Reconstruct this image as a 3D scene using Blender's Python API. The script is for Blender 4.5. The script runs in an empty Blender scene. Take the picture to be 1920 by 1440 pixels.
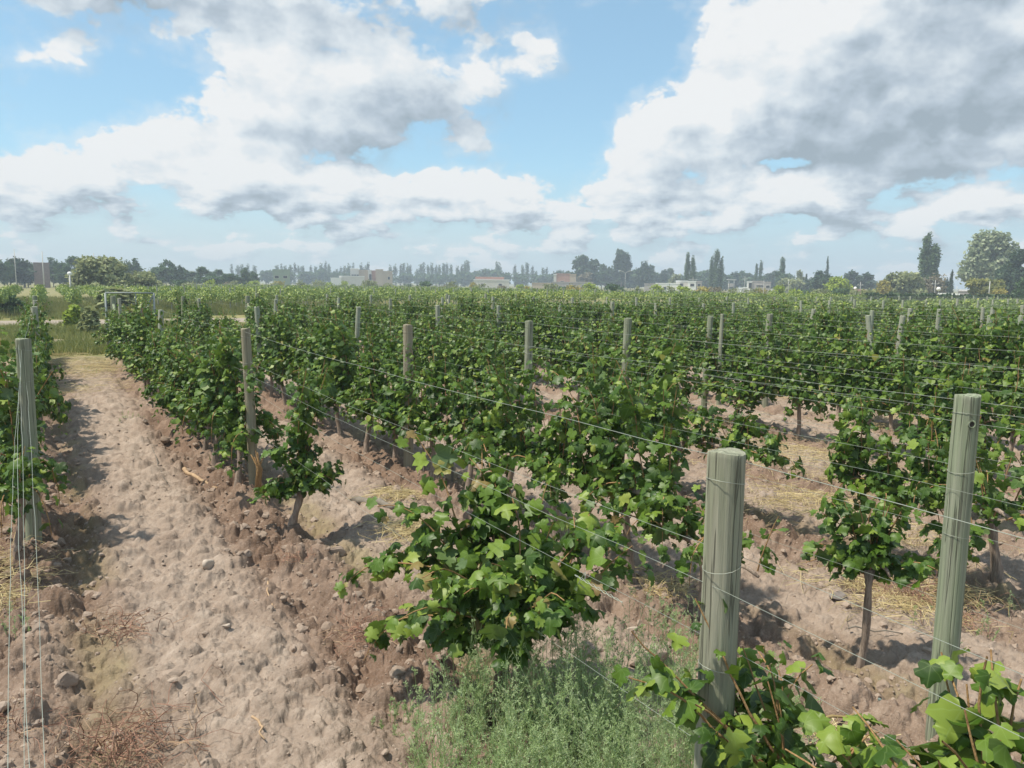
import bpy, math, random
import numpy as np
R = math.radians
sc = bpy.context.scene
col = sc.collection

# ------------------------------------------------------------------ camera
FPX, PITCH, ROLL, YAW, EYE = 1477.67, 0.126369, 0.011317, 0.536495, 2.5527   # focal in px of a 1920 wide frame
ROW0, SP = -0.196, 2.1734                                                    # first vine row, row spacing (rows run along Y)
cy, sy, cp, sp_ = math.cos(YAW), math.sin(YAW), math.cos(PITCH), math.sin(PITCH)
Fv = np.array([sy*cp, cy*cp, -sp_]); Rv = np.array([cy, -sy, 0.0]); Uv = np.cross(Rv, Fv)
cr, sr = math.cos(ROLL), math.sin(ROLL)
Rc, Uc = cr*Rv + sr*Uv, -sr*Rv + cr*Uv
cam_d = bpy.data.cameras.new('camera'); cam = bpy.data.objects.new('camera', cam_d); col.objects.link(cam)
from mathutils import Matrix, Vector
M4 = Matrix([[Rc[i], Uc[i], -Fv[i]] for i in range(3)]).to_4x4(); M4.translation = Vector((0, 0, EYE))
cam.matrix_world = M4
cam_d.sensor_width = 36; cam_d.lens = 36*FPX/1920; cam_d.clip_start = 0.05; cam_d.clip_end = 12000
sc.camera = cam

def ray(px, py):
    d = Fv + Rc*(px-960)/FPX - Uc*(py-720)/FPX
    return d/np.linalg.norm(d)
def at_ground(px, py, z=0.0):
    d = ray(px, py); t = (z-EYE)/d[2]
    return d[0]*t, d[1]*t
def horizon_y(px): return 522.3 + (px-76)*0.01135
def at_dist(px, dist):                      # ground point seen in column px, dist metres away
    d = ray(px, horizon_y(px)); h = math.hypot(d[0], d[1])
    return d[0]/h*dist, d[1]/h*dist
def top_z(px, py, dist): return EYE + (horizon_y(px)-py)/FPX*dist*1.02
def pix(x, y, z):
    P = np.array([x, y, z-EYE]); d = P@Fv
    if d < .1: return (-9999, -9999)
    return 960+FPX*(P@Rc)/d, 720-FPX*(P@Uc)/d
def azel(px, py):
    d = ray(px, py); return math.atan2(d[0], d[1]), math.asin(d[2])

# ------------------------------------------------------------------ light
SUN_AZ, SUN_EL = R(-74), R(63)              # azimuth from +Y towards +X
w = bpy.data.worlds.new('World'); sc.world = w; w.use_nodes = True
nt = w.node_tree; N = nt.nodes; N.clear()
def nd(t, **k):
    n = N.new(t)
    for a, b in k.items(): setattr(n, a, b)
    return n
def ma(op, a, b=None, c=None, clamp=False):
    n = nd('ShaderNodeMath', operation=op, use_clamp=clamp)
    for i, v in enumerate((a, b, c)):
        if v is None: continue
        if isinstance(v, (int, float)): n.inputs[i].default_value = v
        else: nt.links.new(v, n.inputs[i])
    return n.outputs[0]
def vm(op, a, b=None, c=None):
    n = nd('ShaderNodeVectorMath', operation=op)
    for i, v in enumerate((a, b, c)):
        if v is None: continue
        if isinstance(v, (tuple, list)): n.inputs[i].default_value = v
        elif isinstance(v, (int, float)): n.inputs['Scale'].default_value = v
        else: nt.links.new(v, n.inputs[i])
    return n.outputs['Value' if op == 'DOT_PRODUCT' else 'Vector']
def comb(x, y, z=0.0):
    n = nd('ShaderNodeCombineXYZ')
    for i, v in enumerate((x, y, z)):
        if isinstance(v, (int, float)): n.inputs[i].default_value = v
        else: nt.links.new(v, n.inputs[i])
    return n.outputs[0]
def wmix(f, a, b):
    n = nd('ShaderNodeMix', data_type='RGBA')
    for k, v in ((0, f), (6, a), (7, b)):
        if isinstance(v, (int, float)): n.inputs[k].default_value = v
        elif isinstance(v, tuple): n.inputs[k].default_value = (*v, 1)
        else: nt.links.new(v, n.inputs[k])
    return n.outputs[2]
def sstep(x, lo, hi, a=0.0, b=1.0):
    n = nd('ShaderNodeMapRange', interpolation_type='SMOOTHSTEP')
    nt.links.new(x, n.inputs[0])
    for i, v in enumerate((lo, hi, a, b)): n.inputs[i+1].default_value = v
    return n.outputs[0]
def wnoise(vec, scale, detail, rough, dist=0.0, out=0):
    n = nd('ShaderNodeTexNoise', noise_dimensions='2D'); nt.links.new(vec, n.inputs['Vector'])
    n.inputs['Scale'].default_value = scale; n.inputs['Detail'].default_value = detail
    n.inputs['Roughness'].default_value = rough; n.inputs['Distortion'].default_value = dist
    return n.outputs[out]
sky = nd('ShaderNodeTexSky', sky_type='NISHITA'); sky.sun_disc = False
sky.sun_elevation = SUN_EL; sky.sun_rotation = SUN_AZ; sky.altitude = 700; sky.air_density = 1.0; sky.dust_density = 1.2; sky.ozone_density = 1.0
tc = nd('ShaderNodeTexCoord'); sep = nd('ShaderNodeSeparateXYZ'); nt.links.new(tc.outputs['Generated'], sep.inputs[0])
az = ma('ARCTAN2', sep.outputs[0], sep.outputs[1]); el = ma('ARCSINE', sep.outputs[2])
AE = comb(az, el)
isoc = comb(ma('SUBTRACT', az, YAW), ma('MULTIPLY', el, 1.45))
lowco = comb(ma('MULTIPLY', az, 2.6), ma('MULTIPLY', el, 7.0))            # flatter and smaller clouds towards the horizon
warp = vm('SUBTRACT', wnoise(isoc, 9, 5, .6, out=1), (.5, .5, .5))
AEw0 = vm('MULTIPLY_ADD', warp, (.12, .08, 0), AE)
def blobs(lst, AEw=None):
    acc = 0.0; AEw = AEw or AEw0
    for (px, py, rx, ry, s) in lst:
        a0, e0 = azel(px, py); ra, re = rx/1500, ry/1500
        v = vm('MULTIPLY_ADD', AEw, (1/ra, 1/re, 0), (-a0/ra, -e0/re, 0))
        g = ma('POWER', 0.36788, vm('DOT_PRODUCT', v, v))
        acc = ma('MULTIPLY_ADD', g, s, acc)
    return acc
COVER = [(230,150,150,62,-.7),(80,215,150,50,-.7),(15,40,70,50,-.35),(1110,140,140,100,-.75),(1010,225,100,65,-.7),(1225,60,90,70,-.5),
         (800,292,200,30,-.75),(950,30,90,40,-.25),(1470,312,60,18,-.5),(1640,360,80,25,-.35),(350,95,60,40,-.2),(1180,350,60,20,-.1),
         (640,170,290,110,.65),(700,230,230,45,.3),(500,15,420,60,.55),(90,110,120,55,.5),(230,265,150,55,.5),(1240,250,190,75,.6),(1600,140,330,190,.75),
         (1800,50,250,150,.6),(1250,370,260,50,.5),(1540,360,90,40,.5),(100,350,300,70,.3),(560,350,420,50,.3),(1000,110,60,50,.3),(1760,400,120,25,.3),(870,380,200,30,.25),
         (1000,480,1400,34,-.12),(1000,400,1300,60,.10),(350,320,500,70,.22),(700,330,300,50,.2),(1650,440,300,40,-.12),(500,440,500,30,-.1),(960,310,120,30,-.2),(1450,310,70,22,-.3),(330,180,60,60,-.15)]
SHADE = [(780,215,200,45,-.8),(640,25,330,45,-.75),(250,5,220,40,-.6),(440,240,130,22,-.3),(1830,60,210,110,-.8),(1700,245,300,45,-.7),(1600,200,260,120,-.2),(1560,170,120,60,-.1),
         (1270,385,230,24,-.5),(1420,300,160,50,-.2),(330,305,90,22,-.22),(560,385,300,22,-.1),(150,395,160,20,-.2),(1450,375,120,25,-.2),(1750,335,260,30,-.3),
         (600,370,900,60,-.02),
         (1190,235,150,50,.5),(1330,200,90,35,.35),(430,130,150,70,.35),(1860,262,150,26,.6),(1520,350,60,26,.3),(270,235,90,35,.3),(1550,40,150,60,.35),(1050,300,60,30,.1),(900,130,60,30,.2)]
lo = (-.026, .036, 0)                                                     # towards the light
def puff(vec, scale):
    n = nd('ShaderNodeTexVoronoi', feature='SMOOTH_F1', voronoi_dimensions='2D', normalize=False); nt.links.new(vec, n.inputs['Vector'])
    n.inputs['Scale'].default_value = scale; n.inputs['Detail'].default_value = 3.0; n.inputs['Roughness'].default_value = .5; n.inputs['Lacunarity'].default_value = 2.3; n.inputs['Smoothness'].default_value = .6
    return n.outputs['Distance']
def fields(off):
    p = isoc if off is None else vm('ADD', isoc, off)
    q = lowco if off is None else vm('ADD', lowco, (off[0]*1.2, off[1]*2.2, 0))
    wz = vm('MULTIPLY_ADD', vm('SUBTRACT', wnoise(p, 22, 3, .5, out=1), (.5, .5, .5)), (.03, .03, 0), p)
    return wnoise(p, 5.5, 10, .5, .1), wnoise(p, 15, 8, .55, .2), wnoise(q, 5.5, 8, .54, .1), puff(wz, 10)
n1, n2, n3, v1 = fields(None); m1, m2, m3, v2 = fields(lo)
kl = sstep(el, .03, .17, 1.0, 0.0)
nn = ma('ADD', ma('ADD', ma('MULTIPLY', n1, 1.45), ma('MULTIPLY', ma('SUBTRACT', .42, v1), .8)), ma('ADD', ma('MULTIPLY', n2, .62), ma('MULTIPLY', ma('MULTIPLY', ma('SUBTRACT', n3, .5), kl), 2.8)))
bc = blobs(COVER); bl = blobs(COVER, vm('ADD', AEw0, (-.022, .032, 0)))
cov = ma('ADD', ma('SUBTRACT', nn, .885), bc)
mask = ma('MAXIMUM', sstep(cov, -.10, .17), ma('MULTIPLY', sstep(ma('ADD', ma('MULTIPLY', n2, .7), ma('MULTIPLY', cov, .5)), .10, .50), .38))
df = lambda a, b, k: ma('MULTIPLY', ma('SUBTRACT', a, b), k)
relief = ma('ADD', ma('ADD', df(n1, m1, 1.15), df(v2, v1, .6)), ma('ADD', df(n2, m2, .38), ma('MULTIPLY', df(n3, m3, 3.2), kl)))
thick = sstep(cov, .2, 1.5, 0.0, -.12)
sh = ma('ADD', ma('ADD', ma('ADD', ma('ADD', ma('MULTIPLY', blobs(SHADE), .62), df(bc, bl, .75)), relief), thick), .80, clamp=True)
ramp = nd('ShaderNodeValToRGB'); nt.links.new(sh, ramp.inputs[0])
cr_ = ramp.color_ramp; cr_.elements[0].position = 0.0; cr_.elements[0].color = (.38, .46, .53, 1)
cr_.elements[1].position = 1.0; cr_.elements[1].color = (.99, 1.0, 1.0, 1)
e = cr_.elements.new(.33); e.color = (.54, .63, .72, 1)
e = cr_.elements.new(.68); e.color = (.80, .87, .92, 1)
cloudc = vm('SCALE', ramp.outputs[0], None); cloudc.node.inputs['Scale'].default_value = 8.6
blue = vm('MULTIPLY_ADD', sky.outputs[0], (1.0, 1.26, 1.22), (1.0, 1.7, 2.3))
# milky air near the horizon
hz = sstep(el, .0, .20, .92, .0)
lowc = wmix(sstep(az, .2, .95), (6.2, 7.3, 7.7), (5.0, 6.3, 7.2))
blue2 = wmix(ma('MAXIMUM', hz, .18), blue, wmix(hz, (4.6, 6.3, 7.4), lowc))
final = wmix(ma('MULTIPLY', mask, sstep(el, .0, .09, .6, .97)), blue2, cloudc)
bg = nd('ShaderNodeBackground'); bg.inputs['Strength'].default_value = 0.09; nt.links.new(final, bg.inputs['Color'])
wo = nd('ShaderNodeOutputWorld'); nt.links.new(bg.outputs[0], wo.inputs['Surface'])
w.cycles.sampling_method = 'MANUAL'; w.cycles.sample_map_resolution = 512
sun_d = bpy.data.lights.new('sun', 'SUN'); sun_d.energy = 4.7; sun_d.angle = R(1.6); sun_d.color = (1.0, .935, .81)
sun = bpy.data.objects.new('sun', sun_d); col.objects.link(sun)
sdir = Vector((math.sin(SUN_AZ)*math.cos(SUN_EL), math.cos(SUN_AZ)*math.cos(SUN_EL), math.sin(SUN_EL)))
sun.rotation_euler = sdir.to_track_quat('Z', 'Y').to_euler()
sc.view_settings.view_transform = 'Standard'; sc.view_settings.look = 'None'
sc.view_settings.exposure = 0.25; sc.view_settings.gamma = 1.0
sc.cycles.use_denoising = True
sc.cycles.max_bounces = 6; sc.cycles.diffuse_bounces = 3; sc.cycles.transmission_bounces = 3; sc.cycles.volume_bounces = 0
sc.cycles.transparent_max_bounces = 4

# ------------------------------------------------------------------ mesh helpers
rng = np.random.default_rng(11)
def tag(o, label=None, cat=None, group=None, kind=None):
    for k, v in (('label', label), ('category', cat), ('group', group), ('kind', kind)):
        if v: o[k] = v
    return o
def mesh(name, V, faces, mat, attrs=None, smooth=False):
    """V (n,3); faces: list of int arrays (m,k)"""
    V = np.asarray(V, np.float32); me = bpy.data.meshes.new(name)
    faces = [np.asarray(f, np.int32) for f in faces if len(f)]
    loops = np.concatenate([f.ravel() for f in faces]); tot = np.concatenate([np.full(len(f), f.shape[1], np.int32) for f in faces])
    start = np.concatenate([[0], np.cumsum(tot)[:-1]]).astype(np.int32)
    me.vertices.add(len(V)); me.vertices.foreach_set('co', V.ravel())
    me.loops.add(len(loops)); me.loops.foreach_set('vertex_index', loops)
    me.polygons.add(len(tot)); me.polygons.foreach_set('loop_start', start)
    try: me.polygons.foreach_set('loop_total', tot)
    except Exception: pass
    me.polygons.foreach_set('use_smooth', np.full(len(tot), smooth))
    me.update(calc_edges=True)
    for k, a in (attrs or {}).items():
        at = me.attributes.new(k, 'FLOAT', 'POINT'); at.data.foreach_set('value', np.asarray(a, np.float32))
    if mat: me.materials.append(mat)
    return me
def link(name, me, parent=None, loc=None, rotz=0.0, scale=None):
    o = bpy.data.objects.new(name, me); col.objects.link(o)
    if parent: o.parent = parent
    if loc is not None: o.location = loc
    if rotz: o.rotation_euler = (0, 0, rotz)
    if scale is not None: o.scale = scale
    return o
class MB:                                   # collects pieces of one mesh
    def __init__(s): s.V = []; s.F = {}; s.A = []; s.n = 0
    def add(s, V, faces, a=0.0):
        V = np.asarray(V, float)
        for f in faces:
            f = np.asarray(f)
            if len(f): s.F.setdefault(f.shape[1], []).append(f + s.n)
        s.V.append(V); s.A.append(np.full(len(V), a) if np.isscalar(a) else np.asarray(a)); s.n += len(V)
    def box(s, x0, x1, y0, y1, z0, z1, a=0.0):
        V = [(x, y, z) for z in (z0, z1) for y in (y0, y1) for x in (x0, x1)]
        s.add(V, [[(0,2,3,1),(4,5,7,6),(0,1,5,4),(2,6,7,3),(0,4,6,2),(1,3,7,5)]], a)
    def tube(s, P, rad, k=6, a=0.0, cap=True, jit=0.0, rg=None):
        P = np.asarray(P, float); n = len(P); rad = np.broadcast_to(np.asarray(rad, float), (n,))
        T = np.gradient(P, axis=0); T /= np.linalg.norm(T, axis=1)[:, None]+1e-9
        ref = np.array([1., 0, 0]) if abs(T[:, 0]).mean() < .8 else np.array([0, 1., 0])
        A = np.cross(T, ref); A /= np.linalg.norm(A, axis=1)[:, None]+1e-9; B = np.cross(T, A)
        th = np.arange(k)*2*np.pi/k
        rr = rad[:, None]*(1+(rg.normal(0, jit, (n, k)) if jit else 0))
        V = P[:, None] + rr[..., None]*(np.cos(th)[None, :, None]*A[:, None]+np.sin(th)[None, :, None]*B[:, None])
        i = np.arange(n-1)[:, None]*k; j = np.arange(k)[None]; j2 = (j+1) % k
        q = np.stack([i+j, i+j2, i+k+j2, i+k+j], -1).reshape(-1, 4)
        fs = [q]
        if cap: fs.append(np.array([np.arange(k)[::-1], (n-1)*k+np.arange(k)]))
        s.add(V.reshape(-1, 3), fs, a)
    def mesh(s, name, mat, smooth=False):
        return mesh(name, np.concatenate(s.V), [np.concatenate(v) for v in s.F.values()], mat, {'rnd': np.concatenate(s.A)}, smooth)
    def build(s, name, mat, parent=None, smooth=False, loc=None, rotz=0.0): return link(name, s.mesh(name, mat, smooth), parent, loc, rotz)
def empty(name, loc, rotz=0.0, scale=None):
    o = bpy.data.objects.new(name, None); col.objects.link(o); o.location = loc; o.rotation_euler = (0, 0, rotz)
    if scale is not None: o.scale = scale
    o.empty_display_size = .2
    return o
def copy_tree(src, loc, rotz=0.0, scale=None):
    c = src.copy(); col.objects.link(c); c.location = loc; c.rotation_euler = (0, 0, rotz)
    if scale is not None: c.scale = scale
    for ch in list(src.children):
        d = ch.copy(); col.objects.link(d); d.parent = c
        for g in ch.children:
            q = g.copy(); col.objects.link(q); q.parent = d
    return c

# ------------------------------------------------------------------ numpy noise
def h2(ix, iy, seed):
    a = (ix.astype(np.int64)*374761393 + iy.astype(np.int64)*668265263 + seed*974711) & 0xffffffff
    a = ((a ^ (a >> 13))*1274126177) & 0xffffffff; a = ((a ^ (a >> 16))*2246822519) & 0xffffffff
    return ((a ^ (a >> 15)) & 0xffffff)/float(0xffffff)
def vnoise(x, y, seed):
    ix, iy = np.floor(x), np.floor(y); fx, fy = x-ix, y-iy; fx = fx*fx*(3-2*fx); fy = fy*fy*(3-2*fy)
    a, b = h2(ix, iy, seed), h2(ix+1, iy, seed); c, d = h2(ix, iy+1, seed), h2(ix+1, iy+1, seed)
    return (a*(1-fx)+b*fx)*(1-fy)+(c*(1-fx)+d*fx)*fy
def fbm(x, y, f, o, seed=1):
    t = 0; amp = .5
    for k in range(o): t = t+amp*(vnoise(x*f, y*f, seed+k)-.5); f *= 2.03; amp *= .55
    return t
def domes(x, y, s, prob, seed, flat=.62):
    gx, gy = x/s, y/s; ix, iy = np.floor(gx), np.floor(gy); out = np.zeros_like(x)
    for dx in (-1, 0, 1):
        for dy in (-1, 0, 1):
            cx_, cy_ = ix+dx, iy+dy
            px_, py_ = cx_+h2(cx_, cy_, seed), cy_+h2(cx_, cy_, seed+7)
            r = (.22+.33*h2(cx_, cy_, seed+13))*(h2(cx_, cy_, seed+21) < prob)
            ex = 1+.5*(h2(cx_, cy_, seed+31)-.5)
            d2 = ((gx-px_)*ex)**2+((gy-py_)/ex)**2
            out = np.maximum(out, np.sqrt(np.maximum(0, r*r-d2)))
    return out*s*flat
def row_dx(x): 
    i = (x-ROW0)/SP; return (i-np.round(i))*SP
def end_y(x): return np.where(x < 7.4, 30.0, 36.5)
def tilled(x, y): return np.clip((end_y(x)-y)/1.5, 0, 1)
def ground_base(x, y):
    x = np.asarray(x, float); y = np.asarray(y, float)
    t = tilled(x, y); dx = np.abs(row_dx(x)+.10*fbm(x, y, .7, 2, 50))
    h = -.075*np.exp(-((dx-.33)/.17)**2)+.05*np.exp(-(dx/.16)**2)+.035*np.exp(-((dx-1.05)/.5)**2)
    return h*t*np.exp(-np.maximum(0, np.hypot(x, y)-25)/20.) + .13*fbm(x, y, .8, 3, 3)*np.exp(-np.hypot(x, y)/40.)
def rough_of(x, y):
    dx = np.abs(row_dx(x)+.3*fbm(x, y, .9, 2, 60)); r = 1-np.clip((dx-.35)/.4, 0, 1)
    r = r*(.75+1.6*fbm(x, y, .6, 2, 70))
    return np.clip(r, 0, 1)
def ground_z(x, y, detail=True):
    x = np.asarray(x, float); y = np.asarray(y, float); d = np.hypot(x, y)
    h = ground_base(x, y)
    if not detail: return h
    t = tilled(x, y)*np.clip((40-d)/15, 0, 1); r = rough_of(x, y)
    wx = x+.032*fbm(x, y, 13, 4, 80)*2; wy = y+.032*fbm(x+9, y, 13, 4, 90)*2
    k = t*(.72+.6*r)
    h = h + t*(.10*fbm(x, y, 2.6, 4, 5)+.055*fbm(x, y, 6.5, 3, 8))
    h = h + k*(domes(wx, wy, .34, .42, 101)*.85 + domes(wx, wy, .17, .6, 131)*1.1 + domes(wx, wy, .09, .6, 151)*.8)
    near = np.clip((14-d)/5, 0, 1)
    h = h + near*k*(domes(wx, wy, .052, .75, 171)*1.0) + near*t*.02*fbm(x, y, 22, 4, 191)
    h = h + t*(.35+.65*near)*(.5+.7*r)*.05*(np.abs(fbm(x, y, 6, 4, 211))*2-.25)
    return h
def gz(x, y): return float(ground_z(np.array([x]), np.array([y]))[0])

# ------------------------------------------------------------------ materials
class Mat:
    def __init__(s, name, rough=.8, spec=.3):
        s.m = bpy.data.materials.new(name); s.m.use_nodes = True; s.t = s.m.node_tree
        s.b = s.t.nodes['Principled BSDF']; s.b.inputs['Roughness'].default_value = rough; s.b.inputs['Specular IOR Level'].default_value = spec
    def n(s, t, **k):
        n = s.t.nodes.new(t)
        for a, b in k.items(): setattr(n, a, b)
        return n
    def l(s, a, b): s.t.links.new(a, b)
    def coord(s, which='Object', scale=None):
        c = s.n('ShaderNodeTexCoord').outputs[which]
        if which == 'World': pass
        if scale is None: return c
        m = s.n('ShaderNodeMapping'); m.inputs['Scale'].default_value = scale; s.l(c, m.inputs[0]); return m.outputs[0]
    def noise(s, vec, scale, detail=4, rough=.55, dist=0):
        n = s.n('ShaderNodeTexNoise'); s.l(vec, n.inputs['Vector'])
        n.inputs['Scale'].default_value = scale; n.inputs['Detail'].default_value = detail; n.inputs['Roughness'].default_value = rough; n.inputs['Distortion'].default_value = dist
        return n.outputs[0]
    def attr(s, name): return s.n('ShaderNodeAttribute', attribute_name=name).outputs['Fac']
    def ramp(s, fac, stops):
        r = s.n('ShaderNodeValToRGB'); s.l(fac, r.inputs[0]); c = r.color_ramp
        c.elements[0].position, c.elements[0].color = stops[0][0], (*stops[0][1], 1)
        c.elements[1].position, c.elements[1].color = stops[-1][0], (*stops[-1][1], 1)
        for p, q in stops[1:-1]: e = c.elements.new(p); e.color = (*q, 1)
        return r.outputs[0]
    def mix(s, f, a, b, mode='MIX'):
        n = s.n('ShaderNodeMix', data_type='RGBA', blend_type=mode)
        for k, v in ((0, f), (6, a), (7, b)):
            if isinstance(v, (int, float)): n.inputs[k].default_value = v
            elif isinstance(v, tuple): n.inputs[k].default_value = (*v, 1)
            else: s.l(v, n.inputs[k])
        return n.outputs[2]
    def math(s, op, a, b=None, clamp=False):
        n = s.n('ShaderNodeMath', operation=op, use_clamp=clamp)
        for i, v in enumerate((a, b)):
            if v is None: continue
            if isinstance(v, (int, float)): n.inputs[i].default_value = v
            else: s.l(v, n.inputs[i])
        return n.outputs[0]
    def color(s, c):
        if isinstance(c, tuple): s.b.inputs['Base Color'].default_value = (*c, 1)
        else: s.l(c, s.b.inputs['Base Color'])
    def bump(s, h, strength=.5, dist=.01):
        b = s.n('ShaderNodeBump'); b.inputs['Strength'].default_value = strength; b.inputs['Distance'].default_value = dist
        s.l(h, b.inputs['Height']); s.l(b.outputs[0], s.b.inputs['Normal'])

def soil_mat():
    m = Mat('tilled_soil', .95, .12); P = m.n('ShaderNodeNewGeometry').outputs['Position']
    big = m.noise(P, .7, 5, .6); mid = m.noise(P, 5, 6, .65); fine = m.noise(P, 45, 6, .7)
    pale = m.ramp(mid, [(.25, (.235, .178, .136)), (.5, (.345, .268, .210)), (.75, (.455, .365, .295))])
    brown = m.ramp(mid, [(.25, (.125, .078, .052)), (.55, (.215, .142, .100)), (.8, (.33, .235, .175))])
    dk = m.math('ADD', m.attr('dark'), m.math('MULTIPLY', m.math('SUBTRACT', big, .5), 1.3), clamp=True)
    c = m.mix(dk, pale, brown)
    sp1 = m.noise(P, 90, 3, .7)
    c = m.mix(m.ramp(fine, [(.52, (0, 0, 0)), (.66, (.62, .62, .62))]), c, m.mix(1.0, c, (.58, .53, .50), 'MULTIPLY'))
    c = m.mix(m.ramp(sp1, [(.52, (0, 0, 0)), (.70, (.6, .6, .6))]), c, m.mix(.5, c, (.58, .49, .42)))
    c = m.mix(m.math('MULTIPLY', m.attr('olive'), m.ramp(mid, [(.3, (.3, .3, .3)), (.7, (.9, .9, .9))])), c, m.mix(fine, (.20, .17, .07), (.33, .28, .13)))
    fl = m.ramp(m.noise(P, 1.2, 5, .6), [(.3, (.10, .12, .035)), (.5, (.22, .21, .08)), (.62, (.33, .27, .13)), (.75, (.12, .15, .04))])
    c = m.mix(m.attr('grassy'), c, fl)
    c = m.mix(m.attr('road'), c, m.mix(mid, (.27, .225, .18), (.38, .32, .26)))
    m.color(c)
    v = m.n('ShaderNodeTexVoronoi', feature='DISTANCE_TO_EDGE'); v.inputs['Scale'].default_value = 4.5
    wv = m.n('ShaderNodeVectorMath', operation='MULTIPLY_ADD'); nz = m.n('ShaderNodeTexNoise'); m.l(P, nz.inputs['Vector']); nz.inputs['Scale'].default_value = 5
    m.l(nz.outputs[1], wv.inputs[0]); wv.inputs[1].default_value = (.35, .35, .35); m.l(P, wv.inputs[2]); m.l(wv.outputs[0], v.inputs['Vector'])
    crack = m.ramp(v.outputs['Distance'], [(0.0, (0, 0, 0)), (.035, (1, 1, 1))])
    hgt = m.math('ADD', m.math('MULTIPLY', fine, .7), m.math('ADD', m.math('MULTIPLY', m.noise(P, 140, 3, .6), .25), m.math('MULTIPLY', crack, .10)))
    m.bump(hgt, 1.0, .022); return m.m
def clod_mat():
    m = Mat('soil_clod', .95, .1); P = m.n('ShaderNodeNewGeometry').outputs['Position']
    f = m.noise(P, 30, 6, .65)
    a = m.mix(m.attr('rnd'), (.32, .245, .195), (.19, .128, .093)); m.color(m.mix(m.math('MULTIPLY', f, .7), a, (.42, .34, .27)))
    m.bump(f, .7, .012); return m.m
def leaf_mat(name, stops, trans=(.16, .27, .03), tw=.27, rough=.46, veins=False, dull=.45):
    m = Mat(name, rough, .38); P = m.coord('Object')
    a = m.attr('rnd'); c = m.ramp(a, stops)
    c = m.mix(m.math('MULTIPLY', m.noise(P, 28, 3, .6), dull), c, m.mix(1.0, c, (.62, .72, .55), 'MULTIPLY'))
    if veins:
        u, v = m.attr('lu'), m.attr('lv'); an = m.math('ABSOLUTE', m.math('ARCTAN2', u, v)); vein = None
        for a0 in (0.0, .80, 1.62):
            d = m.math('ABSOLUTE', m.math('SUBTRACT', an, a0)); rr = m.math('MULTIPLY', d, m.math('SQRT', m.math('ADD', m.math('MULTIPLY', u, u), m.math('MULTIPLY', v, v))))
            k = m.math('SUBTRACT', 1.0, m.math('MULTIPLY', rr, 38.0), clamp=True); vein = k if vein is None else m.math('MAXIMUM', vein, k)
        c = m.mix(m.math('MULTIPLY', vein, .5), c, m.mix(.5, c, (.30, .42, .14)))
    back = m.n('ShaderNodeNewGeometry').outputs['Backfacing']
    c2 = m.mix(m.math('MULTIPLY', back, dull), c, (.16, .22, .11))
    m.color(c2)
    tr = m.n('ShaderNodeBsdfTranslucent'); m.l(m.mix(.6, c, trans), tr.inputs['Color'])
    mx = m.n('ShaderNodeMixShader'); mx.inputs[0].default_value = tw
    m.l(m.b.outputs[0], mx.inputs[1]); m.l(tr.outputs[0], mx.inputs[2])
    m.l(mx.outputs[0], m.t.nodes['Material Output'].inputs['Surface']); return m.m
VINE_STOPS = [(0, (.024, .058, .008)), (.3, (.056, .118, .012)), (.55, (.118, .198, .020)), (.8, (.225, .300, .045)), (.92, (.25, .33, .05)), (.965, (.32, .34, .07)), (1, (.26, .15, .07))]
M_soil = soil_mat(); M_clod = clod_mat()
M_leaf = leaf_mat('vine_leaf', VINE_STOPS, veins=True)
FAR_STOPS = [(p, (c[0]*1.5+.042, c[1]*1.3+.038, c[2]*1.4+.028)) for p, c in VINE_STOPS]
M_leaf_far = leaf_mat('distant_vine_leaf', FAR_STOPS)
def bark(name, c0, c1, sc_=(60, 60, 9)):
    m = Mat(name, .9, .15); P = m.coord('Object', sc_); f = m.noise(P, 1, 6, .65, .4)
    m.color(m.ramp(f, [(.3, c0), (.7, c1)])); m.bump(f, .9, .01); return m.m
M_bark = bark('vine_bark', (.15, .11, .085), (.42, .335, .27))
M_cane = bark('vine_cane', (.22, .12, .055), (.44, .28, .13), (80, 80, 30))
M_tbark = bark('tree_bark', (.12, .10, .08), (.26, .23, .19), (6, 6, 1.2))
def post_mat(pale=False):
    m = Mat(('brownish_post_wood' if pale == 'brown' else 'pale_weathered_post_wood') if pale else 'treated_post_wood', .85, .2); P = m.coord('Object'); Pg = m.coord('Object', (48, 48, 1.6)); oi = m.n('ShaderNodeObjectInfo').outputs['Random']
    g = m.noise(Pg, 1, 6, .6, .3); g2 = m.noise(m.coord('Object', (16, 16, 1.4)), 1, 4, .6, .6)
    c = m.ramp(g, [(.28, (.135, .175, .105)), (.5, (.23, .285, .175)), (.72, (.345, .385, .26))])
    c = m.mix(m.ramp(g2, [(.42, (0, 0, 0)), (.62, (.45, .45, .45))]), c, m.ramp(g, [(.3, (.20, .20, .17)), (.7, (.40, .385, .32))]))
    c = m.mix(m.math('MULTIPLY', oi, .55), c, m.mix(g, (.20, .175, .135), (.40, .36, .29)))
    crk = m.ramp(m.noise(m.coord('Object', (34, 34, .9)), 1, 3, .5, .2), [(.57, (0, 0, 0)), (.60, (1, 1, 1)), (.63, (0, 0, 0))])
    c = m.mix(m.math('MULTIPLY', crk, .55), c, (.045, .04, .03))
    c = m.mix(m.attr('rnd'), c, (.055, .05, .04))
    if pale == 'brown': c = m.mix(.55, c, m.mix(g, (.20, .15, .10), (.44, .36, .26)))
    elif pale: c = m.mix(.42, c, m.mix(g, (.36, .36, .29), (.56, .55, .45)))
    m.color(c); m.bump(m.math('SUBTRACT', g, m.math('MULTIPLY', crk, .55)), .9, .010); return m.m
M_post = post_mat()
M_post_pale = post_mat(True); M_post_brown = post_mat('brown')
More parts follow.
